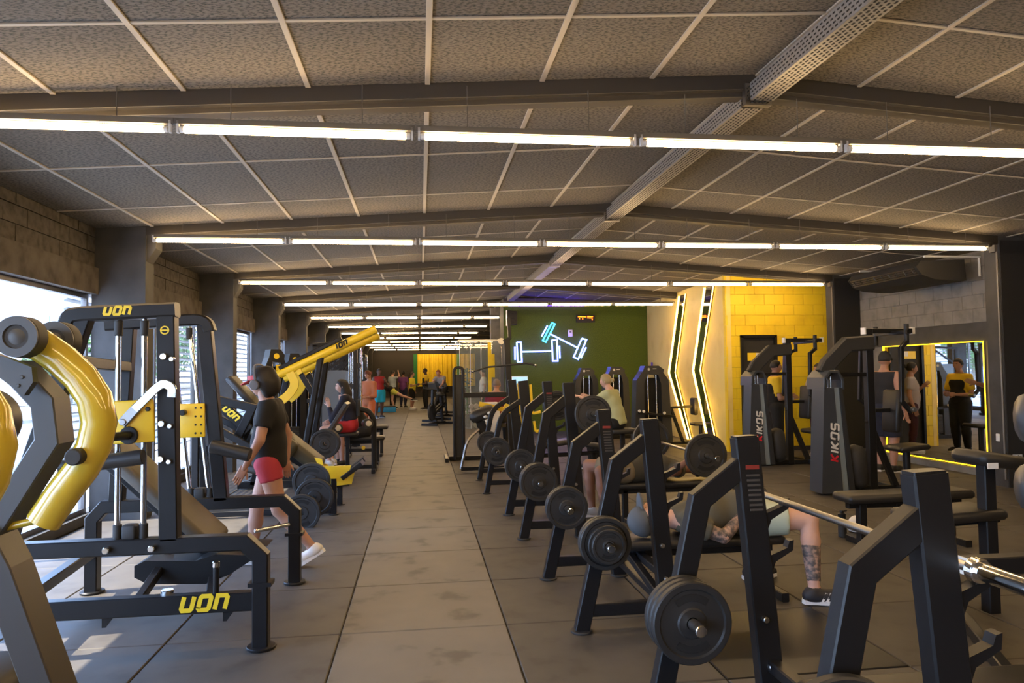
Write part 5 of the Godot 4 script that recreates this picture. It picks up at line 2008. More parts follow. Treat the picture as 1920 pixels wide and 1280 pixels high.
# weight-stack tower: rods, shrouds and angled crown; origin on the floor, front to +z
func stack_tower(label: String, at: Vector3, turn: float, w: float, h: float, m: Material, group: String, emblem := false) -> Node3D:
	var t := thing("weight_stack_machine", label, "gym machine", group, at, turn)
	var st := S()
	for s in [-1.0, 1.0]:
		st = S()
		var poly := PackedVector2Array([Vector2(s * w * 0.5, 0.05), Vector2(s * w * 0.42, h * 0.82), Vector2(s * w * 0.26, h * 0.93), Vector2(s * w * 0.14, h * 0.9), Vector2(s * w * 0.22, h * 0.78), Vector2(s * w * 0.24, 0.05)])
		prism(st, poly, 0.3, Vector3.ZERO)
		part(t, "side_shroud", st, m)
		st = S()
		cyl(st, Vector3(s * w * 0.11, 0.08, 0.1), Vector3(s * w * 0.11, h * 0.9, 0.1), 0.013)
		part(t, "guide_rod", st, M.chrome)
	st = S()
	prism(st, PackedVector2Array([Vector2(-w * 0.28, h * 0.9), Vector2(-w * 0.2, h), Vector2(w * 0.16, h * 1.0), Vector2(w * 0.3, h * 0.95), Vector2(w * 0.26, h * 0.88)]), 0.32, Vector3.ZERO)
	part(t, "crown", st, m)
	st = S()
	box(st, Vector3(0, 0.04, 0), Vector3(w, 0.08, 0.4))
	part(t, "base", st, M.black)
	for k in 9:
		st = S()
		box(st, Vector3(0, 0.13 + k * 0.045, 0.1), Vector3(w * 0.4, 0.04, 0.1))
		part(t, "stack_plate", st, M.plate)
	st = S()
	box(st, Vector3(0, h * 0.45, -0.06), Vector3(w * 0.46, h * 0.8, 0.03))
	part(t, "rear_panel", st, M.black)
	st = S()
	if emblem:
		lathe(st, Vector3(0, h * 0.94, 0.165), Vector3.BACK, [[0.0, 0.0], [0.03, 0.004], [0.05, 0.0]], 12)
		box(st, Vector3(0.04, h * 0.84, 0.16), Vector3(0.1, 0.1, 0.01))
		part(t, "emblem", st, M.letter)
	else:
		for a in 6:
			box(st, Vector3(-w * 0.1, h * 0.955, 0.164), Vector3(0.06, 0.006, 0.004), Basis(Vector3.BACK, a * PI / 6))
		box(st, Vector3(w * 0.05, h * 0.96, 0.164), Vector3(0.08, 0.012, 0.004))
		part(t, "emblem", st, M.white)
	return t

# pec-deck machine with a tapered tower
func pec_deck(label: String, at: Vector3) -> void:
	var t := thing("pec_deck_machine", label, "gym machine", "pec deck machines", at)
	var st := S()
	prism(st, PackedVector2Array([Vector2(-0.22, 0.03), Vector2(-0.15, 1.32), Vector2(-0.02, 1.32), Vector2(0.06, 0.03)]), 0.28, Vector3(0, 0, 0.06))
	part(t, "tower_shroud", st, M.kikos)
	st = S()
	prism(st, PackedVector2Array([Vector2(0.055, 0.03), Vector2(-0.02, 1.32), Vector2(0.05, 1.32), Vector2(0.145, 0.03)]), 0.24, Vector3(0, 0, 0.06))
	part(t, "tower_stripe", st, M.kikos_stripe)
	st = S()
	prism(st, PackedVector2Array([Vector2(0.15, 0.03), Vector2(0.05, 1.32), Vector2(0.09, 1.32), Vector2(0.22, 0.03)]), 0.28, Vector3(0, 0, 0.06))
	part(t, "tower_edge", st, M.shroud)
	st = S()
	sweep(st, zp(0.0, [[-0.14, 1.3], [-0.13, 1.44], [-0.06, 1.52], [0.04, 1.52], [0.1, 1.42], [0.1, 1.3]]), rect(0.4, 0.035), Vector3.BACK)
	part(t, "tower_cap", st, M.kikos)
	st = S()
	for x in [-0.02, 0.03]:
		cyl(st, Vector3(x, 1.25, 0.05), Vector3(x, 1.5, 0.05), 0.014)
	part(t, "guide_rod", st, M.chrome)
	st = S()
	sweep(st, zp(0.02, [[-0.05, 1.5], [0.02, 1.62], [0.28, 1.86], [0.62, 1.88]]), rect(0.12, 0.19, 0.02), Vector3.BACK)
	part(t, "crown_arm", st, M.rubber)
	st = S()
	bar(st, Vector3(0.58, 0.0, 0.0), Vector3(0.58, 2.05, 0.0), 0.09, 0.1)
	bar(st, Vector3(0.0, 1.48, 0.0), Vector3(0.58, 1.48, 0.0), 0.05, 0.05)
	part(t, "post", st, M.black)
	st = S()
	bar(st, Vector3(0.52, 2.03, 0.0), Vector3(1.2, 2.03, 0.0), 0.08, 0.06)
	bar(st, Vector3(0.9, 2.0, -0.35), Vector3(0.9, 2.0, 0.35), 0.05, 0.05, Vector3.UP)
	for z in [-0.3, 0.3]:
		cyl(st, Vector3(0.9, 1.85, z), Vector3(0.9, 2.1, z), 0.03)
	part(t, "top_beam", st, M.black)
	st = S()
	for x in [0.52, 1.19]:
		box(st, Vector3(x, 2.03, 0.01), Vector3(0.02 if x < 1 else 0.03, 0.085, 0.085))
	part(t, "beam_cap", st, M.white)
	for s in [-1.0, 1.0]:
		st = S()
		sweep(st, [Vector3(0.9, 1.88, 0.3 * s), Vector3(0.75, 1.8, 0.4 * s), Vector3(0.72, 1.15, 0.42 * s), Vector3(0.85, 1.02, 0.4 * s)], rect(0.05, 0.05), Vector3.BACK)
		part(t, "swing_arm", st, M.black)
		st = S()
		cyl(st, Vector3(0.85, 1.05, 0.36 * s), Vector3(0.85, 1.05, 0.48 * s), 0.03)
		part(t, "hand_grip", st, M.steel)
	st = S()
	pad(st, Vector3(0.86, 0.74, 0), Vector3(0.9, 1.28, 0), 0.3, 0.08)
	part(t, "back_pad", st, M.pad)
	st = S()
	pad(st, Vector3(0.86, 0.53, 0), Vector3(1.28, 0.56, 0), 0.36, 0.07)
	part(t, "seat", st, M.pad)
	st = S()
	cyl(st, Vector3(1.06, 0.05, 0), Vector3(1.06, 0.52, 0), 0.045)
	bar(st, Vector3(0.55, 0.9, 0), Vector3(0.9, 0.05, 0), 0.07, 0.07)
	bar(st, Vector3(0.1, 0.04, 0), Vector3(1.3, 0.04, 0), 0.08, 0.07)
	bar(st, Vector3(0.9, 0.035, -0.4), Vector3(0.9, 0.035, 0.4), 0.07, 0.06, Vector3.UP)
	bar(st, Vector3(0.58, 1.02, 0), Vector3(0.86, 1.02, 0), 0.05, 0.05)
	part(t, "frame", st, M.black)
	st = S()
	pad(st, Vector3(0.36, 0.05, 0.05), Vector3(0.31, 0.6, 0.05), 0.26, 0.24, Vector3.BACK, 0.1)
	part(t, "pulley_cover", st, M.rubber)
	st = S()
	var u := Vector3(0.05, 1.0, 0).normalized()
	var v := Vector3(-u.y, u.x, 0)
	strokes(st, KIKOS_K, Vector3(-0.0, 0.42, 0.204), u, v, 0.095, 0.023, 0.2)
	part(t, "brand_letter", st, M.kred)
	st = S()
	strokes(st, KIKOS_R, Vector3(-0.0, 0.42, 0.204), u, v, 0.095, 0.023, 0.2)
	part(t, "brand_lettering", st, M.white)

func build_lat() -> void:
	var t := thing("lat_pulldown", "black lat pulldown tower with a long bent bar beside the aisle", "gym machine")
	var st := S()
	var z := -12.9
	sweep(st, fillet(zp(z, [[0.60, 0.02], [0.60, 1.66], [0.76, 1.66], [0.76, 0.02]]), 0.09, 5), rect(0.2, 0.05, 0.01), Vector3.BACK)
	part(t, "stack_column", st, M.black)
	st = S()
	box(st, Vector3(0.68, 0.78, z - 0.02), Vector3(0.14, 1.5, 0.1))
	part(t, "stack_cover", st, M.shroud)
	st = S()
	bar(st, Vector3(0.75, 1.16, z), Vector3(1.56, 1.16, z), 0.08, 0.09)
	for x in [1.1, 1.24]:
		cyl(st, Vector3(x, 1.16, z + 0.03), Vector3(x, 1.16, z + 0.05), 0.012)
	bar(st, Vector3(0.5, 0.04, z), Vector3(1.75, 0.04, z), 0.08, 0.07)
	bar(st, Vector3(0.45, 0.04, z - 0.35), Vector3(0.45, 0.04, z + 0.35), 0.07, 0.06, Vector3.UP)
	part(t, "cross_frame", st, M.black)
	st = S()
	bar(st, Vector3(1.64, 0.0, z), Vector3(1.56, 2.15, z), 0.1, 0.11, Vector3.BACK, 0.012)
	sweep(st, zp(z, [[1.5, 2.12], [1.62, 2.18], [1.6, 2.55]]), rect(0.06, 0.06), Vector3.BACK)
	part(t, "tower_post", st, M.black)
	st = S()
	cyl(st, Vector3(1.46, 2.13, z - 0.02), Vector3(1.46, 2.13, z + 0.02), 0.06)
	part(t, "pulley", st, M.steel)
	st = S()
	tube(st, [Vector3(0.93, 1.58, z + 0.1), Vector3(1.2, 1.66, z + 0.1), Vector3(1.9, 1.72, z + 0.1), Vector3(2.07, 1.68, z + 0.1)], 0.016)
	part(t, "pull_bar", st, M.rubber)
	st = S()
	for x in [0.93, 2.07]:
		cyl(st, Vector3(x - 0.02, 1.585 if x < 1 else 1.68, z + 0.1), Vector3(x + 0.02, 1.585 if x < 1 else 1.68, z + 0.1), 0.022)
	cyl(st, Vector3(1.46, 1.68, z + 0.1), Vector3(1.46, 2.1, z), 0.006, -1, 6)
	part(t, "bar_end", st, M.chrome)
	# t-bar row machine in front of it
	var r := thing("row_machine", "black and yellow chest supported row machine with a white pattern pad", "gym machine")
	z = -11.5
	st = S()
	pad(st, Vector3(0.78, 0.82, z), Vector3(1.18, 0.98, z), 0.34, 0.2, Vector3.BACK, 0.09)
	part(r, "chest_pad", st, M.pad)
	st = S()
	for q in [[1.02, 0.86], [1.08, 0.92], [1.1, 0.82], [1.14, 0.9], [1.05, 0.79]]:
		ball(st, Vector3(q[0], q[1], z + 0.165), Vector3(0.035, 0.025, 0.015), 6)
	part(r, "pad_print", st, M.white)
	st = S()
	bar(st, Vector3(0.95, 1.05, z - 0.2), Vector3(1.75, 0.86, z - 0.2), 0.05, 0.08)
	bar(st, Vector3(1.35, 1.02, z - 0.1), Vector3(1.75, 0.86, z - 0.1), 0.05, 0.09)
	part(r, "yellow_arm", st, M.yellow)
	st = S()
	bar(st, Vector3(0.95, 0.78, z), Vector3(1.15, 0.02, z), 0.1, 0.14)
	bar(st, Vector3(0.62, 0.06, z + 0.2), Vector3(1.3, 0.06, z + 0.2), 0.06, 0.06)
	part(r, "frame", st, M.black)
	st = S()
	tube(st, fillet([Vector3(0.62, 0.06, z + 0.2), Vector3(0.72, 0.5, z + 0.2), Vector3(0.92, 0.66, z + 0.1)], 0.15, 5), 0.022)
	part(r, "bent_leg", st, M.steel)
	st = S()
	for x in [0.8, 0.88]:
		cyl(st, Vector3(x, 1.03, z + 0.1), Vector3(x, 1.03, z + 0.16), 0.04)
	part(r, "roller_cap", st, M.steel)
	var wp := thing("white_cabinet", "plain white cabinet panel behind the row machine", "cabinet")
	st = S()
	pad(st, Vector3(1.29, 0.02, -13.4), Vector3(1.29, 1.0, -13.4), 0.4, 0.33, Vector3.BACK, 0.02)
	part(wp, "cabinet_body", st, M.white)
	var tv := thing("screen", "pale blue lit screen in front of the turf wall", "screen")
	st = S()
	box(st, Vector3(2.5, 1.28, -18.0), Vector3(0.42, 0.36, 0.04))
	part(tv, "casing", st, M.white)
	st = S()
	box(st, Vector3(2.5, 1.28, -17.975), Vector3(0.39, 0.32, 0.01))
	part(tv, "display", st, glow("screen_glow", Color(0.62, 0.82, 0.95), 0.9))
	st = S()
	cyl(st, Vector3(2.5, 0.0, -18.0), Vector3(2.5, 1.1, -18.0), 0.03)
	part(tv, "stand", st, M.black)

func build_right_machines() -> void:
	stack_tower("dark weight stack tower left of the pair before the turf wall", Vector3(4.02, 0, -17.2), 0, 0.66, 1.64, M.shroud, "weight stack towers")
	stack_tower("dark weight stack tower right of the pair before the turf wall", Vector3(4.52, 0, -16.3), 0, 0.66, 1.66, M.shroud, "weight stack towers")
	var t := stack_tower("black weight stack tower with seat before the pale yellow wall", Vector3(4.78, 0, -14.5), 0, 0.82, 1.66, M.shroud, "weight stack towers")
	var st := S()
	pad(st, Vector3(0.9, 0.62, 0.1), Vector3(0.9, 0.98, 0.1), 0.25, 0.09)
	pad(st, Vector3(0.84, 0.43, 0.1), Vector3(1.2, 0.43, 0.1), 0.3, 0.06)
	part(t, "seat_cushion", st, M.pad)
	st = S()
	cyl(st, Vector3(1.03, 0.03, 0.1), Vector3(1.03, 0.42, 0.1), 0.035)
	bar(st, Vector3(0.35, 0.78, 0.1), Vector3(0.88, 0.8, 0.1), 0.05, 0.05)
	bar(st, Vector3(0.3, 0.05, 0.1), Vector3(1.1, 0.05, 0.1), 0.06, 0.06)
	bar(st, Vector3(0.4, 0.75, 0.1), Vector3(0.65, 0.05, 0.1), 0.06, 0.06)
	bar(st, Vector3(-0.35, 0.7, 0.2), Vector3(0.45, 0.6, 0.2), 0.05, 0.05)
	part(t, "frame", st, M.black)
	st = S()
	for x in [-0.33, -0.24, 0.2]:
		cyl(st, Vector3(x, 0.7 - 0.1 * x, 0.24), Vector3(x, 0.7 - 0.1 * x, 0.27), 0.03)
	part(t, "roller_cap", st, M.white)
	pec_deck("blue-grey pec deck machine standing nearer the camera", Vector3(5.08, 0, -8.45))
	pec_deck("blue-grey pec deck machine standing before the black door", Vector3(5.42, 0, -11.1))
	# adjustable bench
	var b := thing("adjustable_bench", "long black padded bench behind the racks near a water bottle", "weight bench")
	st = S()
	pad(st, Vector3(3.66, 0.425, -5.92), Vector3(4.85, 0.435, -5.92), 0.3, 0.075)
	part(b, "bench_pad", st, M.pad)
	st = S()
	bar(st, Vector3(3.72, 0.36, -5.92), Vector3(4.8, 0.36, -5.92), 0.06, 0.06)
	for x in [3.85, 4.2, 4.7]:
		bar(st, Vector3(x, 0.0, -5.92), Vector3(x, 0.36, -5.92), 0.07, 0.07)
	bar(st, Vector3(3.85, 0.03, -6.12), Vector3(3.85, 0.03, -5.7), 0.06, 0.06, Vector3.UP)
	bar(st, Vector3(4.7, 0.03, -6.12), Vector3(4.7, 0.03, -5.7), 0.06, 0.06, Vector3.UP)
	part(b, "frame", st, M.black)
	var w := thing("water_bottle", "black water bottle standing on the floor by the long bench", "bottle")
	st = S()
	lathe(st, Vector3(3.87, 0, -6.25), Vector3.UP, [[0.0, 0.0], [0.034, 0.0], [0.037, 0.006], [0.037, 0.16], [0.034, 0.175], [0.034, 0.18]], 20)
	part(w, "flask", st, M.rubber)
	st = S()
	lathe(st, Vector3(3.87, 0, -6.25), Vector3.UP, [[0.035, 0.18], [0.036, 0.215], [0.02, 0.225], [0.018, 0.245], [0.0, 0.245]], 20)
	bar(st, Vector3(3.87, 0.235, -6.25), Vector3(3.92, 0.24, -6.25), 0.014, 0.012)
	part(w, "lid", st, M.black)
	var c := thing("cap", "white baseball cap lying on the floor by the bottle", "cap")
	st = S()
	blob(st, [[Vector3(4.12, 0.06, -6.4), Vector3(4.12, 0.075, -6.4), 0.095, 0.085, 0.02]], 0.012, [[Vector3.DOWN, -0.012]])
	part(c, "crown", st, M.white)
	st = S()
	var bill := PackedVector2Array()
	for k in 9:
		bill.append(Vector2(cos(PI * k / 8.0) * 0.08, 0.05 + sin(PI * k / 8.0) * 0.11))
	prism(st, bill, 0.008, Vector3(4.14, 0.02, -6.37), Basis(Vector3(0.3, 0, -0.95), Vector3(0.95, 0, 0.3), Vector3.UP))
	part(c, "bill", st, M.black)
	# machine at the right edge
	var e := thing("leg_machine", "dark padded machine with round grey rollers at the right edge", "gym machine")
	st = S()
	pad(st, Vector3(3.42, 1.0, -4.15), Vector3(3.75, 0.95, -4.15), 0.3, 0.09, Vector3.BACK, 0.04)
	pad(st, Vector3(3.1, 0.6, -4.3), Vector3(3.7, 0.62, -4.3), 0.34, 0.07, Vector3.BACK, 0.03)
	part(e, "cushion", st, M.pad)
	st = S()
	box(st, Vector3(3.47, 0.955, -3.99), Vector3(0.07, 0.035, 0.006))
	part(e, "white_tag", st, M.white)
	st = S()
	pad(st, Vector3(2.70, 1.33, -2.95), Vector3(2.92, 1.3, -2.9), 0.3, 0.28, Vector3.UP, 0.13)
	pad(st, Vector3(2.66, 1.02, -2.9), Vector3(2.9, 1.0, -2.88), 0.28, 0.26, Vector3.UP, 0.12)
	part(e, "roller", st, M.grey)
	st = S()
	bar(st, Vector3(3.1, 0.55, -4.3), Vector3(3.75, 0.58, -4.3), 0.06, 0.07)
	bar(st, Vector3(3.6, 0.0, -4.2), Vector3(3.6, 0.95, -4.2), 0.08, 0.08)
	bar(st, Vector3(3.2, 0.0, -4.3), Vector3(3.2, 0.55, -4.3), 0.07, 0.07)
	bar(st, Vector3(2.84, 0.0, -2.95), Vector3(2.84, 1.3, -2.95), 0.08, 0.08)
	bar(st, Vector3(2.45, 0.66, -3.0), Vector3(3.0, 0.66, -3.0), 0.08, 0.08)
	bar(st, Vector3(2.72, 0.04, -2.95), Vector3(3.4, 0.04, -4.3), 0.07, 0.06, Vector3.UP)
	part(e, "frame", st, M.black)
	st = S()
	box(st, Vector3(2.448, 0.66, -3.0), Vector3(0.012, 0.078, 0.078))
	part(e, "end_cap", st, M.white)

# cable station far down the hall
func cable_station(label: String, at: Vector3) -> void:
	var t := thing("cable_machine", label, "gym machine", "cable machines by the windows", at)
	var st := S()
	for z in [-0.6, 0.6]:
		bar(st, Vector3(-0.5, 0, z), Vector3(-0.5, 2.2, z), 0.08, 0.1)
		bar(st, Vector3(0.35, 0, z), Vector3(0.35, 2.25, z), 0.08, 0.08)
		bar(st, Vector3(-0.55, 2.2, z), Vector3(0.4, 2.25, z), 0.08, 0.08)
		bar(st, Vector3(-0.5, 1.6, z), Vector3(0.3, 2.15, z), 0.06, 0.06)
		bar(st, Vector3(-0.6, 0.05, z), Vector3(0.45, 0.05, z), 0.08, 0.08)
	bar(st, Vector3(0.35, 2.25, -0.6), Vector3(0.35, 2.25, 0.6), 0.08, 0.08, Vector3.UP)
	part(t, "frame", st, M.black)
	st = S()
	box(st, Vector3(-0.1, 0.85, 0.62), Vector3(0.5, 1.6, 0.05))
	part(t, "stack_shroud", st, M.bluegrey)
	for x in [0.22, 0.3, 0.46]:
		st = S()
		cyl(st, Vector3(x, 0.1, 0.55), Vector3(x, 2.2, 0.55), 0.018)
		part(t, "guide_rod", st, M.chrome)
	st = S()
	for q in [[0.3, 2.1], [0.42, 1.75], [0.25, 1.3]]:
		cyl(st, Vector3(q[0], q[1], 0.5), Vector3(q[0], q[1], 0.62), 0.06)
	part(t, "pulley", st, M.rubber)

func bike(label: String, at: Vector3, turn: float) -> void:
	var t := thing("exercise_bike", label, "exercise bike", "exercise bikes along the far hall", at, turn)
	var st := S()
	lathe(st, Vector3(-0.03, 0.38, 0.35), Vector3.RIGHT, [[0.0, 0.0], [0.22, 0.0], [0.24, 0.02], [0.24, 0.04], [0.22, 0.06], [0.0, 0.06]], 24)
	part(t, "flywheel", st, M.plate)
	st = S()
	bar(st, Vector3(0, 0.3, 0.35), Vector3(0, 1.05, 0.28), 0.06, 0.08, Vector3.RIGHT)
	bar(st, Vector3(0, 0.3, 0.3), Vector3(0, 0.55, -0.3), 0.06, 0.08, Vector3.RIGHT)
	bar(st, Vector3(0, 0.1, -0.35), Vector3(0, 0.85, -0.25), 0.06, 0.06, Vector3.RIGHT)
	for z in [-0.5, 0.5]:
		bar(st, Vector3(-0.26, 0.04, z), Vector3(0.26, 0.04, z), 0.06, 0.07)
	bar(st, Vector3(0, 0.06, -0.5), Vector3(0, 0.06, 0.5), 0.06, 0.07, Vector3.RIGHT)
	part(t, "frame", st, M.black)
	st = S()
	pad(st, Vector3(0, 0.88, -0.38), Vector3(0, 0.9, -0.12), 0.2, 0.07, Vector3.RIGHT)
	part(t, "saddle", st, M.pad)
	st = S()
	tube(st, [Vector3(-0.22, 1.12, 0.45), Vector3(-0.2, 1.08, 0.25), Vector3(0.2, 1.08, 0.25), Vector3(0.22, 1.12, 0.45)], 0.018, Vector3.UP)
	part(t, "handlebar", st, M.rubber)
	st = S()
	box(st, Vector3(0, 1.2, 0.34), Vector3(0.24, 0.16, 0.04), Basis(Vector3.RIGHT, 0.5))
	part(t, "console", st, M.grey)

func build_far() -> void:
	var n := 0
	for q in [[-2.6, -13.2], [-2.62, -15.2], [-2.65, -17.6]]:
		stack_tower("black weight stack tower with yellow emblem by the windows, %s" % ["nearest of three", "middle of three", "farthest of three"][n], Vector3(q[0], 0, q[1]), 0.5, 0.5, 2.02 - 0.02 * n, M.black, "emblem towers by the windows", true)
		n += 1
	n = 0
	for q in [[-1.75, -16.4], [-2.05, -20.0], [-2.3, -23.6], [-2.42, -27.6]]:
		cable_station("black cable machine with chrome rods, %s along the windows" % ["first", "second", "third", "fourth"][n], Vector3(q[0], 0, q[1]))
		n += 1
	n = 0
	for q in [[0.5, -21.8], [0.52, -23.6], [0.75, -25.4], [0.8, -27.6]]:
		bike("black exercise bike, %s in the far row" % ["nearest", "second", "third", "farthest"][n], Vector3(q[0], 0, q[1]), -0.5)
		n += 1
	var s := thing("step_box", "blue step box with a black top on the far floor", "step box")
	var st := S()
	pad(st, Vector3(-1.75, 0.1, -29.7), Vector3(-1.0, 0.1, -29.7), 0.45, 0.2, Vector3.BACK, 0.02)
	part(s, "box", st, mat("step_blue", lin(0.02, 0.3, 0.72), 0.5))
	st = S()
	pad(st, Vector3(-1.74, 0.225, -29.7), Vector3(-1.01, 0.225, -29.7), 0.43, 0.05, Vector3.BACK, 0.015)
	part(s, "top_mat", st, M.rubber)
	var p := thing("potted_plant", "tall leafy plant standing inside the glass booth", "plant")
	st = S()
	cyl(st, Vector3(1.35, 0, -21.0), Vector3(1.35, 0.35, -21.0), 0.14, 0.17)
	part(p, "pot", st, M.lintel)
	st = S()
	var rg := RandomNumberGenerator.new()
	rg.seed = 3
	for i in 60:
		var a := rg.randf() * TAU
		var y := rg.randf_range(0.35, 1.7)
		var d := Vector3(cos(a), rg.randf_range(-0.2, 0.7), sin(a)).normalized() * rg.randf_range(0.15, 0.3)
		var sd := d.cross(Vector3.UP).normalized() * 0.05
		var o := Vector3(1.35, y, -21.0)
		flat(st)
		quad(st, o, o + d * 0.5 + sd, o + d + Vector3(0, -0.05, 0), o + d * 0.5 - sd)
	tube(st, [Vector3(1.35, 0.3, -21.0), Vector3(1.36, 1.7, -21.0)], 0.02)
	part(p, "leaf", st, mat("house_plant", lin(0.06, 0.12, 0.025), 0.6))

func build_equipment() -> void:
	build_sled()
	build_lever()
	build_racks()
	build_curved_rack()
	build_black_lever()
	build_hack()
	build_leg_press()
	build_curl_bench()
	build_lat()
	build_right_machines()
	build_far()
# ---------------------------------------------------------------- people
func rot(y: float, x := 0.0, z := 0.0) -> Basis:
	return Basis(Vector3.UP, y) * Basis(Vector3.RIGHT, x) * Basis(Vector3.BACK, z)

# joints of someone sitting: seat height s, leaning forward by lean, size r
func sit(s: float, lean: float, r := 1.0, spread := 0.1) -> Dictionary:
	var h := Vector3(0, s + 0.1, 0)
	var d := Vector3(0, cos(lean), sin(lean))
	var p := {"hip": h, "waist": h + d * 0.15 * r, "chest": h + d * 0.34 * r, "neck": h + d * 0.52 * r, "head": h + d * 0.66 * r + Vector3(0, 0, 0.03)}
	for q in [["l", 1.0], ["r", -1.0]]:
		var x: float = q[1]
		p["sh_" + q[0]] = h + d * 0.46 * r + Vector3(0.165 * x * r, 0, 0)
		p["hp_" + q[0]] = h + Vector3(0.09 * x, -0.02, 0.02)
		p["kn_" + q[0]] = Vector3(spread * x * 1.2, s + 0.05, 0.44 * r)
		p["an_" + q[0]] = Vector3(spread * x * 1.1, 0.08, 0.42 * r)
		p["to_" + q[0]] = Vector3(spread * x * 1.3, 0.03, 0.57 * r)
		p["el_" + q[0]] = h + d * 0.2 * r + Vector3(0.2 * x * r, -0.02, 0.12)
		p["wr_" + q[0]] = Vector3(0.12 * x, s + 0.17, 0.36 * r)
	return p

func with(a: Dictionary, b: Dictionary) -> Dictionary:
	var o := a.duplicate()
	o.merge(b, true)
	return o

func build_people() -> void:
	var black := Color(0.07, 0.065, 0.07)
	var pale := lin(0.56, 0.33, 0.25)
	var tan_ := lin(0.42, 0.22, 0.15)
	var brown := lin(0.25, 0.115, 0.07)
	var dark := lin(0.10, 0.05, 0.035)
	var hairb := lin(0.012, 0.009, 0.008)
	var white := Color(0.88, 0.87, 0.85)
	var gold := lin(0.75, 0.5, 0.02)
	# woman walking past the sled machine
	var p := person("woman in a black tee and red shorts walking past the sled machine", Vector3(-1.24, 0, -6.15), -PI / 2, {
		"h": 1.63, "wide": 1.02, "fat": 1.12, "cell": 0.0135, "skin": tan_, "shirt": black, "sleeve": 0.62, "hem": 0.07, "bottoms": lin(0.42, 0.035, 0.055), "leg": 0.36, "fit": 0.008,
		"shoe": white, "hair": hairb, "style": "bob", "look": rot(-0.2, 0.12), "up_l": Vector3(0, 0.86, 0.5).normalized(),
		"pose": {"kn_l": Vector3(0.085, 0.47, -0.09), "an_l": Vector3(0.08, 0.15, -0.36), "to_l": Vector3(0.085, 0.03, -0.24), "kn_r": Vector3(-0.09, 0.475, 0.12), "an_r": Vector3(-0.09, 0.075, 0.16), "to_r": Vector3(-0.1, 0.03, 0.32),
			"el_l": Vector3(0.24, 1.05, 0.03), "wr_l": Vector3(0.24, 0.83, 0.15), "el_r": Vector3(-0.22, 1.05, -0.1), "wr_r": Vector3(-0.2, 0.82, -0.1), "neck": Vector3(0, 1.365, 0.03), "head": Vector3(0, 1.5, 0.075)}})
	var hd := Vector3(0, 1.5, 0.075)
	var lk := rot(-0.2, 0.12)
	var hs := 1.63 / 7.6
	var st := S()
	for s in [-1.0, 1.0]:
		var e: Vector3 = hd + lk * (Vector3(0.45 * s, -0.06, 0.04) * hs)
		cyl(st, e - lk * Vector3(0.02, 0, 0), e + lk * Vector3(0.022, 0, 0), 0.04, -1, 20)
	sweep(st, fillet([hd + lk * (Vector3(-0.42, 0, 0.02) * hs), hd + lk * (Vector3(-0.48, 0.72, 0) * hs), hd + lk * (Vector3(0.48, 0.72, 0) * hs), hd + lk * (Vector3(0.42, 0, 0.02) * hs)], 0.07, 5), rect(0.02, 0.012, 0.003), lk * Vector3.BACK)
	part(p, "headphones", st, mat("headphone_grey", lin(0.12, 0.12, 0.13), 0.4))
	st = S()
	var band := []
	for k in 9:
		var a := -1.5 + 3.0 * k / 8.0
		band.append(hd + lk * (Vector3(sin(a) * 0.4, 0.24, cos(a) * 0.47 - 0.02) * hs))
	sweep(st, band, rect(0.035, 0.008, 0.002), lk * Vector3.UP)
	var bill := PackedVector2Array()
	for k in 9:
		var a := PI * k / 8.0
		bill.append(Vector2(cos(a) * 0.36, 0.3 + sin(a) * 0.4) * hs)
	prism(st, bill, 0.008, hd + lk * (Vector3(0, 0.2, 0.08) * hs), lk * Basis(Vector3.RIGHT, Vector3(0, -0.25, 0.97), Vector3(0, 0.97, 0.25)))
	part(p, "visor", st, mat("visor_red", lin(0.45, 0.01, 0.015), 0.5))
	# man lying on the second rack's bench, head towards the aisle
	var up := Basis(Vector3(0, 0, -1), Vector3(-1, 0, 0), Vector3(0, 1, 0))
	p = person("man in a grey cap and olive tee lying on the bench under the second rack", Vector3.ZERO, 0, {
		"h": 1.76, "wide": 1.05, "fat": 1.08, "cell": 0.0145, "skin": pale, "shirt": lin(0.085, 0.078, 0.055), "sleeve": 0.6, "hem": 0.05, "bottoms": lin(0.42, 0.47, 0.36), "leg": 0.55, "fit": 0.02,
		"shoe": lin(0.02, 0.02, 0.025), "stripes": true, "hair": hairb, "style": "short", "cap": lin(0.09, 0.10, 0.11), "look": Basis(Vector3.RIGHT, -0.25) * up * Basis(Vector3.RIGHT, -0.15),
		"pose": {"hip": Vector3(2.34, 0.545, -4.84), "waist": Vector3(2.2, 0.555, -4.84), "chest": Vector3(1.97, 0.565, -4.84), "neck": Vector3(1.73, 0.53, -4.84), "head": Vector3(1.55, 0.535, -4.82),
			"sh_l": Vector3(1.80, 0.53, -5.02), "el_l": Vector3(1.98, 0.44, -5.16), "wr_l": Vector3(2.2, 0.62, -4.98), "sh_r": Vector3(1.80, 0.53, -4.66), "el_r": Vector3(2.0, 0.45, -4.6), "wr_r": Vector3(2.22, 0.6, -4.7),
			"hp_l": Vector3(2.36, 0.53, -4.94), "kn_l": Vector3(2.66, 0.5, -5.1), "an_l": Vector3(2.44, 0.085, -5.12), "to_l": Vector3(2.6, 0.03, -5.16), "hp_r": Vector3(2.36, 0.53, -4.74), "kn_r": Vector3(2.62, 0.54, -4.62), "an_r": Vector3(2.585, 0.085, -4.52), "to_r": Vector3(2.75, 0.03, -4.48)},
		"hand_l": [Vector3(0.3, 0.0, 0.9), Vector3.UP, 0.3], "hand_r": [Vector3(0.5, 0.0, -0.8), Vector3.UP, 0.3]})
	st = S()
	blob(st, [[Vector3(2.605, 0.36, -4.58), Vector3(2.59, 0.15, -4.53), 0.061, 0.044, 0.01, true]], 0.012)
	part(p, "shin_tattoo", st, M.tattoo)
	st = S()
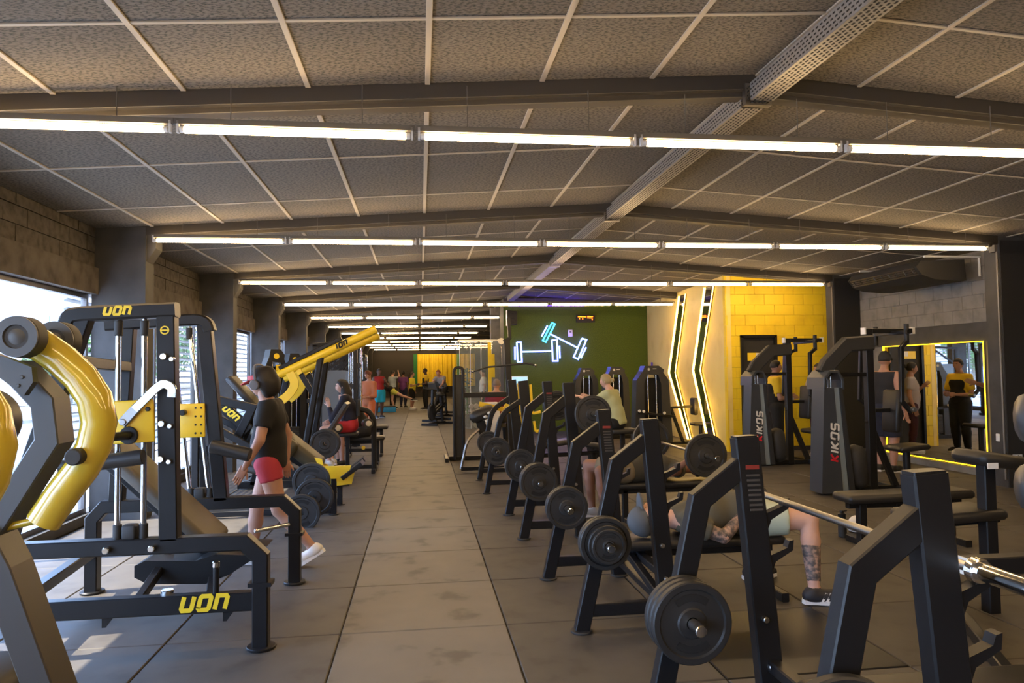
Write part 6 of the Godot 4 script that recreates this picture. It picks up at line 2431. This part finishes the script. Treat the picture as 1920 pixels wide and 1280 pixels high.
	blob(st, [[Vector3(1.9, 0.49, -4.63), Vector3(1.99, 0.455, -4.603), 0.051, 0.044, 0.01, true], [Vector3(2.0, 0.45, -4.6), Vector3(2.17, 0.567, -4.68), 0.045, 0.034, 0.01, true]], 0.011)
	part(p, "arm_tattoo", st, M.tattoo)
	# man pressing the barbell, head away from the aisle
	var b := thing("flat_bench", "low flat bench under the man pressing the barbell", "weight bench")
	st = S()
	pad(st, Vector3(1.95, 0.385, -7.28), Vector3(3.1, 0.385, -7.28), 0.28, 0.065)
	part(b, "bench_pad", st, M.pad)
	st = S()
	bar(st, Vector3(2.0, 0.32, -7.28), Vector3(3.05, 0.32, -7.28), 0.05, 0.06)
	for x in [2.1, 2.95]:
		bar(st, Vector3(x, 0.0, -7.28), Vector3(x, 0.32, -7.28), 0.05, 0.06)
		bar(st, Vector3(x, 0.025, -7.5), Vector3(x, 0.025, -7.06), 0.05, 0.05, Vector3.UP)
	part(b, "frame", st, M.black)
	var dn := Basis(Vector3(0, 0, 1), Vector3(1, 0, 0), Vector3(0, 1, 0))
	person("man in khaki shorts lying and gripping a loaded barbell", Vector3.ZERO, 0, {
		"h": 1.72, "wide": 1.05, "fat": 1.1, "cell": 0.018, "skin": brown, "shirt": lin(0.05, 0.045, 0.03), "sleeve": 0.3, "hem": 0.03, "bottoms": lin(0.17, 0.14, 0.09), "leg": 0.7, "fit": 0.022,
		"shoe": lin(0.4, 0.4, 0.4), "hair": hairb, "style": "short", "look": dn,
		"pose": {"hip": Vector3(2.08, 0.54, -7.28), "waist": Vector3(2.22, 0.55, -7.28), "chest": Vector3(2.46, 0.56, -7.28), "neck": Vector3(2.7, 0.53, -7.28), "head": Vector3(2.88, 0.54, -7.28),
			"sh_l": Vector3(2.62, 0.54, -7.1), "el_l": Vector3(2.45, 0.56, -6.82), "wr_l": Vector3(2.62, 0.69, -6.78), "sh_r": Vector3(2.62, 0.54, -7.46), "el_r": Vector3(2.45, 0.56, -7.74), "wr_r": Vector3(2.62, 0.69, -7.78),
			"hp_l": Vector3(2.06, 0.53, -7.18), "kn_l": Vector3(1.78, 0.56, -7.02), "an_l": Vector3(1.82, 0.085, -7.0), "to_l": Vector3(1.67, 0.03, -6.97), "hp_r": Vector3(2.06, 0.53, -7.38), "kn_r": Vector3(1.78, 0.56, -7.55), "an_r": Vector3(1.82, 0.085, -7.56), "to_r": Vector3(1.67, 0.03, -7.58)},
		"hand_l": [Vector3(0.2, 0.98, 0.0), Vector3(-0.98, 0.2, 0), 1.25], "hand_r": [Vector3(0.2, 0.98, 0.0), Vector3(-0.98, 0.2, 0), 1.25]})
	# seated woman with phone at the curl bench
	person("woman in red shorts and a dark long-sleeved top sitting on the curl bench", Vector3(-1.1, 0, -11.62), -PI / 2, {
		"h": 1.62, "fat": 1.0, "cell": 0.02, "skin": pale, "shirt": lin(0.012, 0.012, 0.025), "sleeve": 1.85, "hem": -0.08, "bottoms": lin(0.45, 0.02, 0.03), "leg": 0.55, "fit": 0.02, "shoe": white, "hair": hairb, "style": "long", "look": rot(0.15, 0.1),
		"pose": with(sit(0.655, 0.18, 0.95), {"an_l": Vector3(0.1, 0.2, 0.32), "to_l": Vector3(0.1, 0.12, 0.46), "an_r": Vector3(-0.1, 0.2, 0.3), "to_r": Vector3(-0.1, 0.12, 0.44), "el_l": Vector3(0.2, 0.86, 0.26), "wr_l": Vector3(0.1, 1.08, 0.33)})})
	person("man in a black tee sitting hunched on a flat bench", Vector3(-0.98, 0, -12.75), -PI / 2 + 0.4, {
		"h": 1.74, "fat": 1.05, "cell": 0.022, "skin": tan_, "shirt": lin(0.012, 0.012, 0.012), "sleeve": 0.6, "hem": 0.05, "bottoms": black, "leg": 0.9, "fit": 0.025, "shoe": black, "hair": lin(0.03, 0.015, 0.008), "style": "short", "look": rot(0, 0.3), "pose": sit(0.49, 0.5, 1.02)})
	# people far down the hall
	person("woman in an orange outfit looking down at the cable machines", Vector3(-1.27, 0, -18.0), -0.6, {
		"h": 1.66, "cell": 0.028, "skin": tan_, "shirt": lin(0.42, 0.14, 0.06), "sleeve": 1.6, "hem": 0.1, "bottoms": lin(0.48, 0.13, 0.045), "leg": 2.0, "fit": 0.012, "shoe": white, "hair": lin(0.12, 0.03, 0.012), "style": "bun", "look": rot(-0.2, 0.45), "pose": {"el_l": Vector3(0.22, 1.02, 0.05), "wr_l": Vector3(0.08, 1.0, 0.24), "el_r": Vector3(-0.22, 1.02, 0.05), "wr_r": Vector3(-0.06, 1.04, 0.24)}})
	person("man in a red tank top and bright blue shorts holding a phone", Vector3(-1.45, 0, -25.6), 0.5, {
		"h": 1.76, "fat": 1.15, "wide": 1.1, "cell": 0.03, "skin": dark, "shirt": lin(0.28, 0.012, 0.016), "sleeve": 0.0, "hem": 0.1, "bottoms": lin(0.01, 0.36, 0.6), "leg": 0.85, "fit": 0.04, "shoe": black, "hair": hairb, "style": "short", "pose": {"el_l": Vector3(0.3, 1.12, 0.08), "wr_l": Vector3(0.08, 1.32, 0.28)}})
	person("person in a pale blue tee drinking from a bottle", Vector3(-1.22, 0, -32.0), 2.4, {
		"h": 1.72, "cell": 0.03, "skin": pale, "shirt": lin(0.35, 0.42, 0.5), "sleeve": 0.6, "bottoms": black, "leg": 1.9, "shoe": black, "hair": hairb, "style": "short", "look": rot(0, -0.3), "pose": {"el_r": Vector3(-0.32, 1.45, 0.1), "wr_r": Vector3(-0.14, 1.62, 0.22)}})
	person("person in yellow shorts bent over with one leg lifted beside the step box", Vector3(-1.15, 0, -30.2), -PI / 2, {
		"h": 1.62, "cell": 0.03, "skin": pale, "shirt": black, "sleeve": 0.5, "hem": 0.0, "bottoms": lin(0.62, 0.62, 0.1), "leg": 0.45, "shoe": black, "hair": hairb, "style": "short", "look": rot(0, 0.9),
		"pose": {"hip": Vector3(0, 0.86, 0), "waist": Vector3(0, 0.93, 0.13), "chest": Vector3(0, 0.98, 0.33), "neck": Vector3(0, 0.98, 0.53), "head": Vector3(0, 0.96, 0.68), "sh_l": Vector3(0.17, 0.96, 0.46), "sh_r": Vector3(-0.17, 0.96, 0.46), "el_l": Vector3(0.2, 0.68, 0.5), "wr_l": Vector3(0.18, 0.48, 0.6), "el_r": Vector3(-0.2, 0.68, 0.5), "wr_r": Vector3(-0.18, 0.48, 0.6), "hp_l": Vector3(0.08, 0.84, 0), "kn_l": Vector3(0.08, 0.62, -0.42), "an_l": Vector3(0.08, 0.5, -0.82), "to_l": Vector3(0.08, 0.38, -0.9), "hp_r": Vector3(-0.08, 0.84, 0), "kn_r": Vector3(-0.08, 0.45, 0.03), "an_r": Vector3(-0.08, 0.08, -0.08), "to_r": Vector3(-0.08, 0.03, 0.06)}})
	person("person in a purple tee standing with their back turned", Vector3(-0.78, 0, -33.0), PI - 0.3, {
		"h": 1.68, "fat": 1.1, "cell": 0.03, "skin": brown, "shirt": lin(0.13, 0.035, 0.17), "sleeve": 0.7, "hem": 0.12, "bottoms": lin(0.012, 0.016, 0.05), "leg": 1.9, "shoe": black, "hair": hairb, "style": "bun"})
	person("woman in a yellow tee and black shorts facing the trainer", Vector3(-0.36, 0, -31.2), PI / 2 - 0.3, {
		"h": 1.64, "fat": 1.2, "cell": 0.03, "skin": tan_, "shirt": lin(0.72, 0.6, 0.04), "sleeve": 0.75, "hem": 0.12, "bottoms": black, "leg": 1.0, "shoe": white, "hair": lin(0.03, 0.015, 0.01), "style": "pony", "pose": {"el_r": Vector3(-0.22, 1.02, 0.02), "wr_r": Vector3(-0.08, 1.08, 0.22)}})
	person("trainer in yellow and black facing the woman in yellow far down the aisle", Vector3(0.22, 0, -30.8), -PI / 2 + 0.3, {
		"h": 1.78, "cell": 0.028, "skin": dark, "shirt": gold, "sleeve": 0.65, "hem": 0.03, "bottoms": lin(0.01, 0.01, 0.01), "leg": 1.95, "fit": 0.02, "shoe": black, "hair": hairb, "style": "short", "vest": black, "pose": {"el_l": Vector3(0.24, 1.12, 0.06), "wr_l": Vector3(0.12, 1.1, 0.32)}})
	person("person in a grey top leaning forward on a far exercise bike", Vector3(0.8, 0, -25.25), -0.5, {
		"h": 1.66, "cell": 0.03, "skin": tan_, "shirt": lin(0.2, 0.2, 0.22), "sleeve": 0.5, "hem": 0.03, "bottoms": black, "leg": 1.9, "shoe": black, "hair": lin(0.2, 0.05, 0.015), "style": "bun", "look": rot(0, 0.2), "pose": with(sit(0.94, 0.6, 0.95), {"kn_l": Vector3(0.1, 0.78, 0.36), "an_l": Vector3(0.1, 0.42, 0.22), "to_l": Vector3(0.1, 0.36, 0.36), "kn_r": Vector3(-0.1, 0.62, 0.3), "an_r": Vector3(-0.1, 0.24, 0.16), "to_r": Vector3(-0.1, 0.18, 0.3), "el_l": Vector3(0.22, 1.2, 0.48), "wr_l": Vector3(0.2, 1.12, 0.6), "el_r": Vector3(-0.22, 1.2, 0.48), "wr_r": Vector3(-0.2, 1.12, 0.6)})})
	person("person in a white tee standing behind the glass booth", Vector3(2.05, 0, -23.4), -PI / 2, {
		"h": 1.7, "cell": 0.03, "skin": tan_, "shirt": lin(0.6, 0.58, 0.52), "sleeve": 0.6, "hem": 0.05, "bottoms": black, "leg": 1.9, "shoe": black, "hair": hairb, "style": "short"})
	# people on the right
	var sb := thing("seat_bench", "small black seat under the woman in the pale green tee", "weight bench")
	st = S()
	pad(st, Vector3(2.95, 0.62, -11.0), Vector3(3.35, 0.62, -11.0), 0.36, 0.08)
	part(sb, "seat", st, M.pad)
	st = S()
	bar(st, Vector3(3.15, 0.0, -11.0), Vector3(3.15, 0.6, -11.0), 0.07, 0.07)
	bar(st, Vector3(2.85, 0.03, -11.0), Vector3(3.45, 0.03, -11.0), 0.07, 0.06)
	part(sb, "frame", st, M.black)
	person("woman in a pale green tee sitting and reaching out", Vector3(3.08, 0, -11.0), -PI / 2 - 0.7, {
		"h": 1.66, "fat": 1.08, "cell": 0.02, "skin": pale, "shirt": lin(0.42, 0.44, 0.25), "sleeve": 0.6, "hem": 0.06, "bottoms": black, "leg": 1.9, "shoe": black, "hair": lin(0.36, 0.28, 0.14), "style": "bun", "look": rot(0.1, 0.05), "pose": with(sit(0.66, 0.25, 1.0), {"el_r": Vector3(-0.2, 1.05, 0.32), "wr_r": Vector3(-0.1, 1.14, 0.56), "el_l": Vector3(0.22, 1.05, 0.34), "wr_l": Vector3(0.16, 1.16, 0.58)}), "hand_l": [Vector3(0, 0.2, 1), Vector3.UP, 0.15]})
	person("person in a maroon tee seated behind the lat pulldown", Vector3(1.5, 0, -14.3), PI - 0.3, {
		"h": 1.7, "fat": 1.15, "cell": 0.022, "skin": tan_, "shirt": lin(0.16, 0.012, 0.025), "sleeve": 0.6, "hem": 0.1, "bottoms": black, "leg": 1.9, "shoe": black, "hair": lin(0.16, 0.12, 0.1), "style": "short", "pose": sit(0.55, 0.1, 1.0)})
	var sk := thing("stool", "black stool under the person in the maroon tee", "stool")
	st = S()
	cyl(st, Vector3(1.5, 0.47, -14.3), Vector3(1.5, 0.55, -14.3), 0.2, -1, 24)
	part(sk, "seat", st, M.pad)
	st = S()
	cyl(st, Vector3(1.5, 0.0, -14.3), Vector3(1.5, 0.47, -14.3), 0.05)
	cyl(st, Vector3(1.5, 0.0, -14.3), Vector3(1.5, 0.02, -14.3), 0.2)
	part(sk, "pedestal", st, M.black)
	person("trainer in black with yellow sleeves standing behind the farther pec deck", Vector3(6.19, 0, -11.9), PI / 2 - 0.25, {
		"h": 1.72, "fat": 1.08, "cell": 0.02, "skin": tan_, "shirt": gold, "sleeve": 0.75, "hem": 0.03, "bottoms": lin(0.01, 0.01, 0.01), "leg": 1.95, "fit": 0.02, "shoe": black, "hair": hairb, "style": "short", "vest": black, "pose": {"el_l": Vector3(0.25, 1.05, 0.02), "wr_l": Vector3(0.1, 1.08, 0.24), "el_r": Vector3(-0.25, 1.05, 0.02), "wr_r": Vector3(-0.08, 1.06, 0.26)}})
	person("woman in a pale grey tee and maroon leggings standing by the column", Vector3(7.08, 0, -12.0), -0.9, {
		"h": 1.66, "fat": 1.08, "cell": 0.02, "skin": tan_, "shirt": lin(0.42, 0.37, 0.38), "sleeve": 0.6, "hem": 0.1, "bottoms": lin(0.05, 0.01, 0.018), "leg": 1.95, "fit": 0.01, "shoe": white, "hair": hairb, "style": "pony", "look": rot(-0.3), "pose": {"el_r": Vector3(-0.24, 1.08, 0.04), "wr_r": Vector3(-0.1, 1.22, 0.2)}})
	person("man in a dark tank top and cap facing the mirror", Vector3(6.92, 0, -9.95), PI / 2 + 0.4, {
		"h": 1.8, "wide": 1.12, "fat": 1.22, "cell": 0.018, "skin": tan_, "shirt": lin(0.014, 0.014, 0.018), "sleeve": 0.0, "hem": 0.1, "bottoms": lin(0.012, 0.014, 0.03), "leg": 0.95, "fit": 0.03, "shoe": black, "hair": hairb, "style": "short", "cap": lin(0.02, 0.02, 0.02), "look": rot(0.2, 0.05), "pose": {"el_l": Vector3(0.36, 1.22, 0.16), "wr_l": Vector3(0.3, 1.3, 0.4)}})
